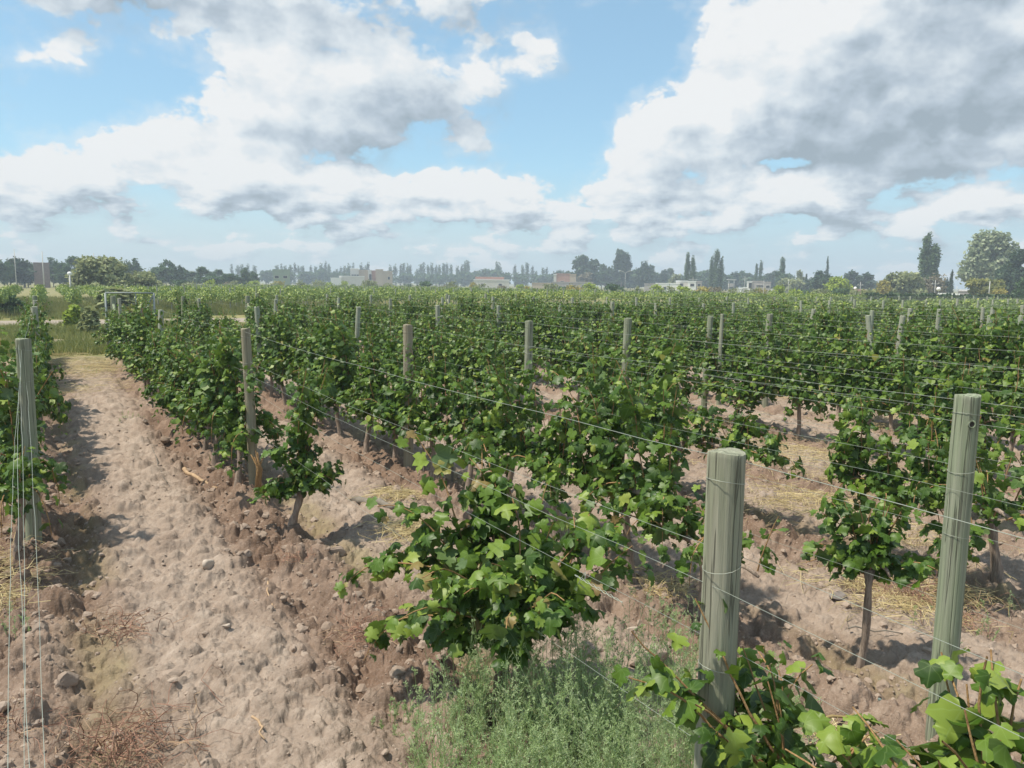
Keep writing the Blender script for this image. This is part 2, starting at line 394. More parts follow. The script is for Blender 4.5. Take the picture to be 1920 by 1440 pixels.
def plain(name, c, rough=.7, metal=0.0, var=.0, scale=8):
    m = Mat(name, rough, .4); m.b.inputs['Metallic'].default_value = metal
    if var:
        f = m.noise(m.coord('Object'), scale, 5, .6); m.color(m.ramp(f, [(.3, tuple(v*(1-var) for v in c)), (.7, tuple(min(1, v*(1+var)) for v in c))]))
    else: m.color(c)
    return m.m
M_wire = plain('galvanised_wire', (.36, .385, .32), .5, .4)
M_straw = None
def rnd_mat(name, stops, rough=.8, bumpy=False):
    m = Mat(name, rough, .2); m.color(m.ramp(m.attr('rnd'), stops)); return m.m
M_straw = rnd_mat('dry_straw', [(0, (.30, .22, .10)), (.5, (.50, .40, .20)), (1, (.66, .55, .31))])
M_redweed = rnd_mat('dry_red_weed', [(0, (.19, .10, .065)), (.6, (.32, .18, .125)), (1, (.40, .29, .18))])
M_weed = leaf_mat('feathery_weed', [(0, (.30, .40, .16)), (.6, (.46, .56, .30)), (.97, (.46, .52, .34)), (1, (.42, .36, .22))], (.50, .64, .28), .5, .7, dull=0.0)
M_grass = leaf_mat('roadside_grass', [(0, (.10, .14, .03)), (.5, (.24, .25, .07)), (1, (.42, .37, .16))], (.3, .32, .08), .3, .8)

# ------------------------------------------------------------------ ground: one polar sheet round the camera, out to the horizon
def build_ground():
    azs = np.concatenate([np.linspace(-180, -30, 40)[:-1], np.linspace(-30, -8, 150)[:-1], np.linspace(-8, 70, 1150)[:-1], np.linspace(70, 90, 130)[:-1], np.linspace(90, 180, 26)[:-1]])
    rs = [0.0, .5, 1.0]
    r = 1.35
    while r < 130: rs.append(r); r *= 1.0029 if r < 11 else (1.0055 if r < 20 else (1.010 if r < 62 else 1.025))
    while r < 9000: rs.append(r); r *= 1.12
    rs = np.array(rs); A, RR = np.meshgrid(np.radians(azs), rs)
    X, Y = RR*np.sin(A), RR*np.cos(A); Z = ground_z(X, Y); X, Y, Z = X.ravel(), Y.ravel(), Z.ravel()
    na, nr = len(azs), len(rs)
    i = np.arange(nr-1)[:, None]*na; j = np.arange(na)[None]; j2 = (j+1) % na
    q = np.stack([i+j, i+na+j, i+na+j2, i+j2], -1).reshape(-1, 4)
    t = tilled(X, Y); d = np.hypot(X, Y)
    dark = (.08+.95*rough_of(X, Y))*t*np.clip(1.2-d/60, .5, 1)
    dx = row_dx(X)
    olive = np.clip(np.exp(-((dx-.42)/.16)**2)*(.35+2.6*fbm(X, Y, 1.6, 4, 300)), 0, .6)*t*np.clip((20-d)/6, 0, 1)
    grassy = np.clip((1-t)*1.2, 0, 1)
    def band(lo, hi, s=.8): return np.clip((Y-lo)/s, 0, 1)*np.clip((hi-Y)/s, 0, 1)
    wob = 1.5*fbm(X, Y, .15, 3, 400)
    road = band(50.5, 57)*(X < 200)
    path = np.clip((Y-36.8-wob)/.6, 0, 1)*np.clip((38.7+wob-Y)/.6, 0, 1)*(X < 7)
    road = np.maximum(road, path*.8)
    bank = np.clip((Y-24)/5, 0, 1)*np.clip((37-Y)/1, 0, 1)*(X < 8)
    grassy = np.maximum(grassy, bank*np.clip(.55+1.6*fbm(X, Y, .9, 3, 500), 0, .9))
    far = np.clip((Y-60)/2, 0, 1)*np.clip((200-d)/5, 0, 1); grassy = grassy*(1-.1*far)
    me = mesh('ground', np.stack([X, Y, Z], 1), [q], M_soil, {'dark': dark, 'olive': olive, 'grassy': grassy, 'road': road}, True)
    tag(link('ground', me), kind='structure')
build_ground()

# ------------------------------------------------------------------ clods and stones
def ico(sub):
    bm_ = __import__('bmesh').new(); __import__('bmesh').ops.create_icosphere(bm_, subdivisions=sub, radius=1.0)
    V = np.array([v.co[:] for v in bm_.verts]); F = np.array([[v.index for v in f.verts] for f in bm_.faces]); bm_.free(); return V, F
ICO2, ICO3 = ico(2), ico(3)
def lumps(sub, n, seed, amp=.22):
    V, F = ICO2 if sub == 2 else ICO3; g = np.random.default_rng(seed); out = []
    for k in range(n):
        D = g.normal(size=(9, 3)); D /= np.linalg.norm(D, axis=1)[:, None]
        r = np.ones(len(V))
        for d in D: r = np.minimum(r, (.45+.4*g.random())/np.maximum(V@d, 1e-3))   # broken faces
        r = r+amp*.35*g.normal(size=len(V))*(.4 if sub == 3 else .6)
        out.append(V*r[:, None]*np.array([1, .8+.3*g.random(), .6+.25*g.random()]))
    return out, F
def scatter_clods():
    L, F = lumps(2, 12, 5, .3); mb = MB(); g = np.random.default_rng(77)
    n = 20000; r = 2.6+13*g.random(n)**1.3; a = np.radians(-9+78*g.random(n)); X, Y = r*np.sin(a), r*np.cos(a)
    rf = rough_of(X, Y); keep = g.random(n) < (.22+.85*rf); X, Y, rf, r = X[keep], Y[keep], rf[keep], r[keep]
    keep = tilled(X, Y) > .5; X, Y, rf, r = X[keep], Y[keep], rf[keep], r[keep]
    Z = ground_z(X, Y); S = .005+.050*g.random(len(X))**9*(.6+.8*rf)+.0011*r
    for x, y, z, s, q in zip(X, Y, Z, S, rf):
        V = L[g.integers(12)]*s; th = g.random()*6.28; c, s_ = math.cos(th), math.sin(th)
        V = V@np.array([[c, s_, 0], [-s_, c, 0], [0, 0, 1]]); mb.add(V+(x, y, z+s*.02), [F], float(np.clip(q*.8+g.normal(0, .2), 0, 1)))
    tag(mb.build('soil_clods', M_clod), 'crumbly clods of tilled soil lying over the vineyard floor', 'soil clods', kind='stuff')
scatter_clods()
M_stone = plain('pale_stone', (.44, .365, .295), .8, 0, .15, 25); M_stone_d = plain('dark_stone', (.20, .17, .15), .85, 0, .25, 25); M_stone_b = plain('bluish_stone', (.16, .21, .20), .6, 0, .2, 25)
def stone(px, py, s, mat, label, sq=(1, 1, 1), seed=1):
    L, F = lumps(3, 1, seed, .10 if mat is M_clod else .04); x, y = at_ground(px, py); mb = MB(); mb.add(L[0]*s*np.array(sq), [F], .45)
    tag(mb.build('stone', mat, smooth=mat is not M_clod, loc=(x, y, gz(x, y)+s*.15)), label, 'stone', 'loose stones and large clods on the soil')
stone(425, 1186, .042, M_stone, 'smooth oval cream stone lying in the dusty left lane', (1.0, .75, .7), 3)
stone(390, 1068, .085, M_stone, 'tall pale upright stone in the middle of the left lane', (.7, .6, 1.2), 4)
stone(1178, 1075, .075, M_stone, 'pale squarish stone on soil right of the big bushy vine', (1.1, .8, .7), 5)
stone(1185, 1165, .055, M_stone, 'small pale flat stone where the twisted wire splice meets the soil', (1.2, .7, .5), 6)
stone(1215, 1250, .17, M_clod, 'large dark rounded clod behind the feathery green weeds', (1.2, .9, .75), 7)
stone(1115, 1240, .10, M_clod, 'reddish brown clod at the foot of the big bushy vine', (1.2, .9, .75), 8)
stone(1570, 1135, .07, M_stone_d, 'dark oval stone left of the thin vine trunk', (1.2, .8, .6), 9)
stone(1545, 1250, .065, M_stone_d, 'flat dark angular stone left of the foot of the thin vine', (1.3, .7, .5), 10)
stone(1650, 1330, .035, M_stone_b, 'small bluish green stone on pale soil between the two near posts', (.8, .7, 1), 11)
stone(630, 1040, .10, M_clod, 'broad angular clod beside the leafy small vine', (1.1, .8, .9), 12)
stone(130, 1275, .085, M_clod, 'rounded clod on the edge of the left furrow', (1, .8, .9), 13)
stone(320, 1275, .085, M_clod, 'angular grey clod in the lower part of the left lane', (1.1, .8, .7), 14)

# ------------------------------------------------------------------ vines
half = [(.0, .0), (.15, -.15), (.36, -.13), (.53, .08), (.42, .24), (.60, .40), (.53, .62), (.31, .60), (.25, .84), (.12, .90), (0, 1.04)]
def leaf_template():
    rt = [(x, y) for x, y in half[1:-1]]; n = len(rt)
    mid = [(0, 0), (0, .3), (0, .62), (0, 1.04)]
    V = mid+rt+[(-x, y) for x, y in rt]; V = np.array([(x, y-.1, 0) for x, y in V])
    r = lambda i: 4+i; l = lambda i: 4+n+i
    T = []
    for f, s in ((r, 1), (l, -1)):
        poly = [(0, f(0), f(1)), (0, f(1), 1), (1, f(1), f(2)), (1, f(2), f(3)), (1, f(3), 2), (2, f(3), f(4)), (2, f(4), f(5)), (2, f(5), f(6)), (2, f(6), f(7)), (2, f(7), f(8)), (2, f(8), 3)]
        T += [p if s > 0 else p[::-1] for p in poly]
    return V, np.array(T)
LV0, LF0 = leaf_template()
LV1 = np.array([(0, -.1, 0), (0, .42, 0), (0, .95, 0), (.5, -.05, 0), (.52, .45, 0), (-.5, -.05, 0), (-.52, .45, 0)]); LF1 = np.array([(0, 3, 4), (0, 4, 1), (1, 4, 2), (0, 6, 5), (0, 1, 6), (1, 2, 6)])
LV2 = np.array([(0, -.1, 0), (.5, .35, 0), (0, .9, 0), (-.5, .35, 0)]); LF2 = np.array([(0, 1, 2), (0, 2, 3)])
def make_leaves(C, Nn, T, S, rnd, lod, g):
    """C centres, Nn normals, T tip directions, S sizes -> verts, faces, attr"""
    LV, LF = ((LV0, LF0), (LV1, LF1), (LV2, LF2))[lod]
    n = len(C); k = len(LV)
    T = T-(T*Nn).sum(1)[:, None]*Nn; T /= np.linalg.norm(T, axis=1)[:, None]+1e-9; B = np.cross(T, Nn)
    L = np.repeat(LV[None], n, 0).copy()
    if lod == 0: L[:, 4:, :2] *= 1+g.normal(0, .07, (n, k-4, 2))
    fold = g.uniform(-.25, .85, n)[:, None]; cup = g.uniform(-.2, .95, n)[:, None]
    L[..., 2] = -fold*np.abs(L[..., 0]) - cup*(L[..., 1]-.35)**2 + (g.normal(0, .05, (n, k)) if lod == 0 else 0)
    V = C[:, None]+S[:, None, None]*(L[..., 0:1]*B[:, None]+L[..., 1:2]*T[:, None]+L[..., 2:3]*Nn[:, None])
    F = (LF[None]+np.arange(n)[:, None, None]*k).reshape(-1, 3)
    return V.reshape(-1, 3), F, np.repeat(rnd, k)
def shoot(g, p, d, L, up, droop, wob=.22, step=.07):
    P = [np.array(p, float)]; d = np.array(d, float); d /= np.linalg.norm(d); n = max(3, int(L/step))
    for k in range(n):
        t = k/n; d = d+np.array([0, 0, up*(1-t)-droop*t*t*1.6])*.25+g.normal(0, wob, 3)*.4; d /= np.linalg.norm(d)
        q = P[-1]+d*step
        if q[2] < .12: break
        P.append(q)
    return np.array(P)
def vine_geometry(seed, ht=.75, arms=.52, zmax=1.9, zmin=.45, nshoot=15, dens=1.0, lsize=.105, lod=1, spread=.17, shoots=None, yellow=0.0, lean=(0, 0), arm_down=0.0, thick=1.0, dry=0.0):
    """one vine, base at the origin, row along Y"""
    g = np.random.default_rng(seed); tr = MB(); cn = MB()
    P = np.array([(lean[0]*t+.03*math.sin(t*5+seed), lean[1]*t+.035*math.cos(t*4+seed*2), -.25+(ht+.25)*t) for t in np.linspace(0, 1, 9)])
    rad = np.interp(np.linspace(0, 1, 9), [0, .25, .4, .9, 1], [.05, .045, .034, .03, .042])*thick*(1+g.normal(0, .08, 9))
    tr.tube(P, rad, 8, jit=.10, rg=g); head = P[-1]
    if arms:
        for s in (-1, 1):
            Q = np.array([head+np.array([g.normal(0, .01), s*arms*t, .05*math.sin(t*3)-arm_down*t+g.normal(0, .012)]) for t in np.linspace(0, 1, 7)])
            tr.tube(Q, np.linspace(.027, .013, 7)*thick, 6, jit=.12, rg=g)
    paths = []
    if shoots is None:
        for k in range(nshoot):
            y = g.uniform(-arms, arms)
            top = (zmax-ht)*g.uniform(.6, 1.16); dx = g.normal(0, spread)
            if g.random() < .42: paths.append(shoot(g, head+(0, y, 0), (g.choice([-1, 1])*g.uniform(.12, .45), g.normal(0, .8), .3), g.uniform(.5, .95), .0, 4.2))
            else: paths.append(shoot(g, head+(0, y, 0), (dx, g.normal(0, .25), 1), top, .5, .12 if g.random() < .7 else .9, .16))
    else:
        for (oy, ox, oz, dx, dy, dz, L, up, dr) in shoots:
            paths.append(shoot(g, head+np.array([ox, oy, oz])+g.normal(0, .02, 3), (dx+g.normal(0, .08), dy+g.normal(0, .08), dz), L*g.uniform(.9, 1.08), up, dr))
    C, NN, TT, S = [], [], [], []
    for Pth in paths:
        if lod < 2: cn.tube(Pth, np.linspace(.0075, .003, len(Pth)), 4, cap=False)
        n = len(Pth)
        for k in range(1, n):
            m = g.poisson(2.0*dens*(1.0 if k/n < .85 else .6))
            for _ in range(m):
                out = np.array([g.choice([-1, 1])*g.uniform(.3, 1), g.normal(0, .6), g.normal(0, .25)]); out /= np.linalg.norm(out)
                c = Pth[k]+out*g.uniform(.03, .13)+g.normal(0, .015, 3)
                if c[2] < zmin*.6+.02 or (c[2] < zmin and g.random() < .7): continue
                nn = out*.75+np.array([0, 0, g.uniform(.1, .9)])+g.normal(0, .32, 3); nn /= np.linalg.norm(nn)
                C.append(c); NN.append(nn); TT.append(out*.35+np.array([0, 0, -.9])+g.normal(0, .35, 3)); S.append(lsize*g.uniform(.42, 1.2)*(1 if k/n < .8 else .65))
    C, NN, TT, S = map(np.array, (C, NN, TT, S))
    LV = (LV0, LV1, LV2)[lod]
    base = np.clip(g.beta(1.9, 2.6, len(C))*.86, 0, .86)
    pz = g.random(len(C)); base = np.where(pz < .05+yellow, g.uniform(.80, .945, len(C)), base); base = np.where(pz > .996-dry, g.uniform(.97, 1, len(C)), base)
    lv = make_leaves(C, NN, TT, S, base, lod, g)+(np.tile(LV[:, 0], len(C)), np.tile(LV[:, 1]+.1, len(C)))
    return tr, cn, lv
def vine_object(seed, loc=(0, 0, 0), rotz=0.0, leafmat=None, **k):
    tr, cn, (V, F, A, U, W) = vine_geometry(seed, **k)
    o = empty('grapevine', loc, rotz)
    tr.build('trunk', M_bark, o, True)
    if cn.n: cn.build('canes', M_cane, o, True)
    link('foliage', mesh('foliage', V, [F], leafmat or M_leaf, {'rnd': A, 'lu': U, 'lv': W}, k.get('lod', 1) == 0), o)
    return o
def row_x(i): return ROW0+SP*i
NAMES = ['zero', 'first', 'second', 'third', 'fourth', 'fifth', 'sixth', 'seventh', 'eighth', 'ninth', 'tenth', 'eleventh', 'twelfth', 'thirteenth', 'fourteenth', 'fifteenth', 'sixteenth', 'seventeenth', 'eighteenth', 'nineteenth', 'twentieth']
def nth(n):
    if n < 21: return NAMES[n]
    tens = ['', '', 'twenty', 'thirty', 'forty', 'fifty', 'sixty', 'seventy', 'eighty', 'ninety'][n//10]
    return tens[:-1]+'ieth' if n % 10 == 0 else tens+' '+NAMES[n % 10]
def row_name(i): return (NAMES[i] if i < len(NAMES) else '%dth' % i)+' row right of the lane'

def place(o, x, y, label, group=None, z=None):
    o.location = (x, y, gz(x, y)*.5 if z is None else z); tag(o, label, 'grapevine', group)
def fan(n, seed, L=(.5, 1.0), dz=(.2, 1), up=.2, dr=1.0, dirs=None, ox=.0):
    g = np.random.default_rng(seed); out = []
    for k in range(n):
        a = g.uniform(0, 2*np.pi); out.append((g.normal(0, .05), g.normal(0, .04)+ox, 0, math.cos(a), math.sin(a), g.uniform(*dz), g.uniform(*L), up, dr))
    return out
# the big bushy vine in the middle: long arm of leaves reaching down to the left, dense right side
bush = fan(24, 1, (.45, .8), (.1, 1.2), .3, 1.1)
bush += [(0, 0, .0, -.35, .8, .45, 1.15, .15, 1.0), (.1, 0, .0, -.55, .75, .3, 1.2, .05, .8), (.1, 0, -.05, -.7, .6, .1, 1.15, .1, .5), (.1, 0, 0, -.6, .7, .6, 1.15, .2, .9),
         (.2, -.1, .05, -.1, .8, 1.0, 1.1, .5, .9), (.1, 0, 0, 0, .6, 1.0, 1.05, .4, .7), (.3, 0, 0, .15, .5, 1, .95, .5, .5), (.1, 0, .1, .1, .7, 1.1, 1.2, .3, .9), (.0, 0, .1, .0, .35, 1.1, 1.0, .3, .9),
         (-.1, .1, 0, .9, -.15, .8, 1.0, .3, .7), (-.1, .1, 0, .8, .2, 1, 1.0, .3, .6), (-.2, .1, 0, .6, -.4, .8, .9, .3, .8), (-.2, .1, 0, .9, 0, .5, .95, .2, 1.0), (-.1, .15, 0, .9, .3, .6, 1.1, .3, .6), (0, .1, 0, .3, .2, 1.2, 1.0, .4, .4)]
bush = [q[:6]+(q[6]*(1.0 if q[3] < .3 else .82),)+q[7:] for q in bush]
place(vine_object(21, lod=0, ht=.66, arms=.22, shoots=bush+fan(10, 8, (.3, .6), (-.2, .6), .0, 1.4), dens=1.8, lsize=.108, zmin=.3, yellow=.05, thick=1.3, dry=.035), 2.18, 3.68, 'big bushy grapevine with large leaves behind the feathery weeds, nearest the lane')
# small upright vine in the gap of the first row
sm = [(0, 0, 0, .08, -.10, 1.6, 1.32, .9, .0)]*5+[(0, 0, 0, -.15, .1, 1, .55, .3, .9)]*3+[(0, 0, 0, .35, -.75, .55, .55, .2, .6)]*3+[(0, 0, 0, -.45, .2, .1, .45, .0, 1.6)]*5+[(0, 0, .0, .4, -.3, .3, .45, .1, 1.0)]*3
place(vine_object(22, lod=0, ht=.45, arms=0, shoots=sm, dens=2.3, lsize=.085, zmin=.18, thick=1.1, lean=(.08, .0)), 2.02, 7.72, 'small lone grapevine with one upright leafy column right of the first lane post')
# low vine with long canes at the foot of the nearest post
v3 = [(0, 0, 0, -.2, .2, 1, .6, .3, .3)]*3+[(0, 0, 0, .2, .5, .8, .65, .2, .8)]*3+[(0, 0, 0, .7, -.3, .6, .5, .2, 1.2)]*3+[(0, 0, .1, -.6, .6, .7, .75, .3, .3)]*3+[(0, 0, 0, .7, .7, 1.1, .6, .3, .1)]+[(0, 0, 0, .25, .0, 1, .5, .2, .3)]*3+fan(8, 4, (.2, .45), (-.3, .6), 0, 1.2)
place(vine_object(23, lod=0, ht=.70, arms=0, shoots=v3, dens=.95, lsize=.088, zmin=.3, yellow=.16), 2.10, 1.62, 'sprawling grapevine with bare brown canes at the foot of the nearest post')
# large leaves at the bottom right corner
v4 = [(0, 0, 0, -.25, .35, 1, .55, .4, .4)]*4+[(0, 0, 0, .3, .4, 1, .65, .4, .4)]*5+[(0, 0, 0, .5, -.3, 1, .6, .4, .6)]*4+[(0, 0, 0, -.3, .9, .35, .62, .2, .4)]*3+fan(9, 6, (.3, .6), (.2, 1), .2, .8)
place(vine_object(24, lod=0, ht=.95, arms=.3, shoots=v4, dens=1.1, lsize=.10, zmin=.4, yellow=.38), 2.02, .92, 'grapevine with very large bright leaves cut by the lower right corner')
# young thin vine between the two near posts
v5 = [(0, 0, 0, -.35, .35, .9, .5, .4, .4)]*4+[(0, 0, 0, .3, -.2, .9, .55, .4, .3)]*4+[(0, 0, 0, 0, 0, 1, .45, .3, .3)]*3+[(0, 0, 0, -.5, .4, .3, .45, 0, 1.3)]*3+[(0, 0, 0, .4, -.4, .2, .45, 0, 1.3)]*4
place(vine_object(25, lod=0, ht=.72, arms=.15, shoots=v5, dens=1.5, lsize=.08, zmin=.42, thick=.75), 4.62, 3.12, 'thin grapevine on a bare twisted trunk between the two near posts')
place(vine_object(26, lod=0, ht=.70, arms=.4, zmax=1.45, nshoot=12, dens=1.0, lsize=.10, thick=1.2), 7.0, 3.55, 'grapevine with a forked knotty trunk at the right edge beside the drilled post')
def nearv(seed, i, y, label, dx=0.0, **k):
    o = vine_object(seed, lod=0, **k); place(o, row_x(i)+dx, y, label); return o
nearv(31, 2, 4.15, 'grapevine hanging low just left of the nearest post in the second row', ht=.6, zmax=1.25, zmin=.25, nshoot=12, dens=1.55, lsize=0.088, arm_down=.05)
nearv(32, 2, 5.05, 'tall bright grapevine whose upper leaves cover the top wires left of the nearest post', ht=.75, zmax=2.0, nshoot=19, dens=1.86, lsize=0.101, yellow=.05)
nearv(33, 2, 6.1, 'grapevine in the second row above the big bushy vine', ht=.72, zmax=1.5, nshoot=16, dens=1.78, lsize=0.097)
nearv(34, 2, 7.0, 'second row grapevine with a tip reaching up beside the third post', ht=.75, zmax=1.75, nshoot=15, dens=1.86, lsize=0.097)
nearv(35, 2, 7.95, 'lower second row grapevine in front of a patch of bare soil', ht=.72, zmax=1.45, nshoot=15, dens=1.86, lsize=0.097)
nearv(36, 2, 8.95, 'second row grapevine just right of its squared brown post', ht=.72, zmax=1.75, nshoot=15, dens=1.86, lsize=0.097)
nearv(37, 3, 4.15, 'dark leafy grapevine left of the post with the hole', ht=.75, zmax=1.5, nshoot=18, dens=1.86, lsize=0.092)
nearv(38, 3, 3.55, 'grapevine mostly hidden behind the post with the hole', ht=.75, zmax=1.35, nshoot=10, dens=1.24, lsize=0.088)
nearv(39, 3, 5.9, 'low spreading third row grapevine left of the straw patch', ht=.75, zmax=1.25, nshoot=14, dens=1.86, lsize=0.092)
nearv(40, 3, 6.8, 'yellowish third row grapevine below the fourth post', ht=.7, zmax=1.15, nshoot=13, dens=1.71, lsize=0.092, yellow=.12)
nearv(41, 0, 8.0, 'low grapevine tuft low on the left edge post', dx=-.08, ht=.68, zmax=1.08, nshoot=13, spread=.1, dens=1.86, lsize=0.088, zmin=.55, arms=.3)
nearv(42, 1, 9.95, 'dark dense grapevine hanging low against the first lane post', ht=.72, zmax=1.9, nshoot=20, dens=1.94, lsize=0.097, zmin=.30)
nearv(43, 0, 9.2, 'dense grapevine behind the left edge post', dx=-.06, spread=.1, ht=.72, zmax=1.95, nshoot=20, dens=1.86, lsize=0.097)
nearv(44, 4, 4.9, 'fourth row grapevine above the post with the hole, at the right', ht=.75, zmax=1.75, nshoot=18, dens=1.71, lsize=0.092)

# prototypes shared by the rest of the rows
protos = [vine_object(100+k, lod=1, ht=.68+.03*(k % 4), zmax=[1.85, 1.7, 1.95, 1.6, 1.8, 1.75, 1.65, 1.9][k], zmin=.30+.05*(k % 3), nshoot=[27, 25, 29, 23, 26, 27, 24, 28][k], dens=2.5, lsize=.094, arms=.6, spread=.11, yellow=[.0, .03, .0, .06, .02, .0, .10, .0][k]) for k in range(8)]
used = [False]*8
def field_radius(a):
    return np.interp(a, [-.3, .0, .12, .2, .35, .5, .65, .9, 1.2], [110, 110, 125, 175, 185, 150, 120, 110, 100])
spots = []
for i in range(-6, 95):
    x = row_x(i)
    g = np.random.default_rng(900+i)
    ye = 29.0 if i <= 3 else 35.6
    starts = {0: 10.4, 1: 11.1, 2: 10.2, 3: 7.8, 4: 9.5, 5: 5.3, 6: 5.0}
    y = starts.get(i, 4.0+g.random()) if i >= 0 else 9.0
    while y < 190:
        inf = y < ye or y > 61.5
        if inf and math.hypot(x, y) < field_radius(math.atan2(x, y)):
            p = pix(x, y, 1.0)
            if not (i == 3 and 8.4 < y < 10.2 or i == 5 and 9.9 < y < 11.3 or i == 6 and 10.4 < y < 11.7) and -170 < p[0] < 2120 and g.random() > (.09 if y < 40 else .04): spots.append((math.hypot(x, y), i, x+g.normal(0, .04), y+g.normal(0, .08), g.integers(8)))
        y += 1.15
spots.sort()
N_IND = 280
rank = {}
for ii in set(q[1] for q in spots):
    for n_, yy in enumerate(sorted(q[3] for q in spots if q[1] == ii)): rank[(ii, yy)] = n_+1
for (d, i, x, y, k) in spots[:N_IND]:
    loc = (x, y, float(ground_base(x, y))); rz = (0 if rng.random() < .5 else math.pi)+rng.normal(0, .08); s = (1+rng.normal(0, .10), 1, float(np.clip(.98+rng.normal(0, .075), .78, 1.1)))
    if i == 0: s = (s[0]*.66, 1, 1)
    if used[k]: o = copy_tree(protos[k], loc, rz, s)
    else: o = protos[k]; o.location = loc; o.rotation_euler = (0, 0, rz); o.scale = s; used[k] = True
    if i <= 0: lab, gr = nth(rank[(i, y)])+' leafy grapevine in the row '+('along the left edge' if i == 0 else '%s beyond the left edge row' % nth(-i)), 'vines of the left edge row'
    elif i <= 20: lab, gr = nth(rank[(i, y)])+' grapevine from the near end of the '+row_name(i), 'vines of the '+row_name(i)
    else: lab, gr = 'distant grapevine in the rows beyond the twentieth row', 'vines of the outer rows'
    tag(o, lab, 'grapevine', gr)
def far_vines(lst):
    g = np.random.default_rng(5); C = []; NN = []; T = []; S = []
    for (d, i, x, y, k) in lst:
        n = int(np.interp(d, [20, 45, 90, 190], [380, 240, 110, 50])); s = np.interp(d, [20, 60, 190], [.125, .16, .27])
        lo = np.interp(d, [20, 50, 90], [.5, .8, 1.1]); zt = 1.62+g.normal(0, .12)+.5*float(fbm(np.array([x]), np.array([y]), .12, 2, 78)[0])
        c = np.stack([x+g.normal(0, .17, n), y+g.uniform(-.62, .62, n), lo+(zt-lo)*g.beta(1.6, 1.1, n)+g.exponential(.05, n)], 1)
        c[:, 0] += .05*np.sign(c[:, 0]-x)
        nn = np.stack([np.sign(c[:, 0]-x)*g.uniform(.2, 1, n), g.normal(0, .5, n), g.uniform(.1, 1, n)], 1); nn /= np.linalg.norm(nn, axis=1)[:, None]
        C.append(c); NN.append(nn); T.append(np.stack([g.normal(0, .4, n), g.normal(0, .4, n), -np.ones(n)], 1)); S.append(s*g.uniform(.6, 1.15, n))
    C, NN, T, S = map(np.concatenate, (C, NN, T, S)); r = np.clip(g.beta(2.0, 2.4, len(C))*.9+.9*fbm(C[:, 0], C[:, 1], .06, 3, 77), 0, .95); pz = g.random(len(C)); r = np.where(pz < .05, g.uniform(.88, .97, len(C)), r)
    V, F, A = make_leaves(C, NN, T, S, r, 2, g)
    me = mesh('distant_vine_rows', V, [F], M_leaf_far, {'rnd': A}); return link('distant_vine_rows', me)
if len(spots) > N_IND:
    tag(far_vines(spots[N_IND:]), 'far rows of grapevines merging into one green mass', 'vine rows', kind='stuff')
print('vines', len(spots))

# ------------------------------------------------------------------ posts
def post_mesh(seed, h=2.0, r=.062, squared=False, hole=False, k=20, bury=.4):
    g = np.random.default_rng(seed); mb = MB(); th = np.arange(k)*2*np.pi/k
    prof = 1+.05*np.sin(2*th+g.random()*6)+.03*np.sin(3*th+g.random()*6)+g.normal(0, .008, k)
    if squared: prof = prof*(1-.10*np.abs(np.cos(2*th)))
    zs = np.concatenate([np.linspace(-bury, h-.02, 15), [h-.003, h]]); rr = np.concatenate([np.linspace(1.10, 1.0, 15), [.997, .975]])
    bx, by = g.normal(0, .012), g.normal(0, .012)
    V = []
    for z, q in zip(zs, rr):
        b = math.sin(max(z, 0)/h*3.14)
        V += [(r*q*prof[j]*math.cos(th[j])+bx*b, r*q*prof[j]*math.sin(th[j])+by*b, z+(.004*math.sin(th[j]*2+seed) if z > h-.03 else 0)) for j in range(k)]
    n = len(zs); i = np.arange(n-1)[:, None]*k; j = np.arange(k)[None]; j2 = (j+1) % k
    mb.add(V, [np.stack([i+j, i+j2, i+k+j2, i+k+j], -1).reshape(-1, 4)])
    top = np.array(V[-k:]); c = top.mean(0)
    ring = np.concatenate([top, c+(top-c)*.5+np.array([0, 0, .003])+np.stack([0*th, 0*th, g.normal(0, .0015, k)], 1), [c+(0, 0, .002)]])
    ja = np.arange(k); jb = (ja+1) % k
    mb.add(ring, [np.stack([ja, jb, k+jb, k+ja], -1), np.stack([k+ja, k+jb, np.full(k, 2*k)], -1)])
    return mb
def staples(zs, r, wrap=True):
    mb = MB()
    for z in zs:
        th = np.linspace(0, 2*np.pi, 15); mb.tube(np.stack([(r+.003)*np.cos(th), (r+.003)*np.sin(th), z+.012*np.sin(th+z*9)], 1), .0012, 5)
    return mb
WZ = [1.965, 1.60, 1.53, 1.24, .84]
POSTS = []
def near_post(i, y, label, seed, h=2.0, r=.062, lean=(0, 0), dx=0.0, mat=None, **k):
    o = empty('vineyard_post', (row_x(i)+dx, y, 0)); post_mesh(seed, h, r, **k).build('shaft', mat or M_post, o, True)
    for z_ in (h-.10, 1.6, 1.24): staples([z_], r*1.03).build('wire_tie', M_wire, o, True)
    o.rotation_euler = (lean[0], lean[1], 0); tag(o, label, 'post'); POSTS.append((i, y, dx, h)); return o
PA = near_post(1, 1.87, 'thick greenish post with a cracked flat top, nearest of all', 1, r=.060, dx=-.02, lean=(0, 0))
PB = near_post(2, 2.30, 'tall greenish grey post with a dark hole near its top', 2, r=.064, dx=.005)
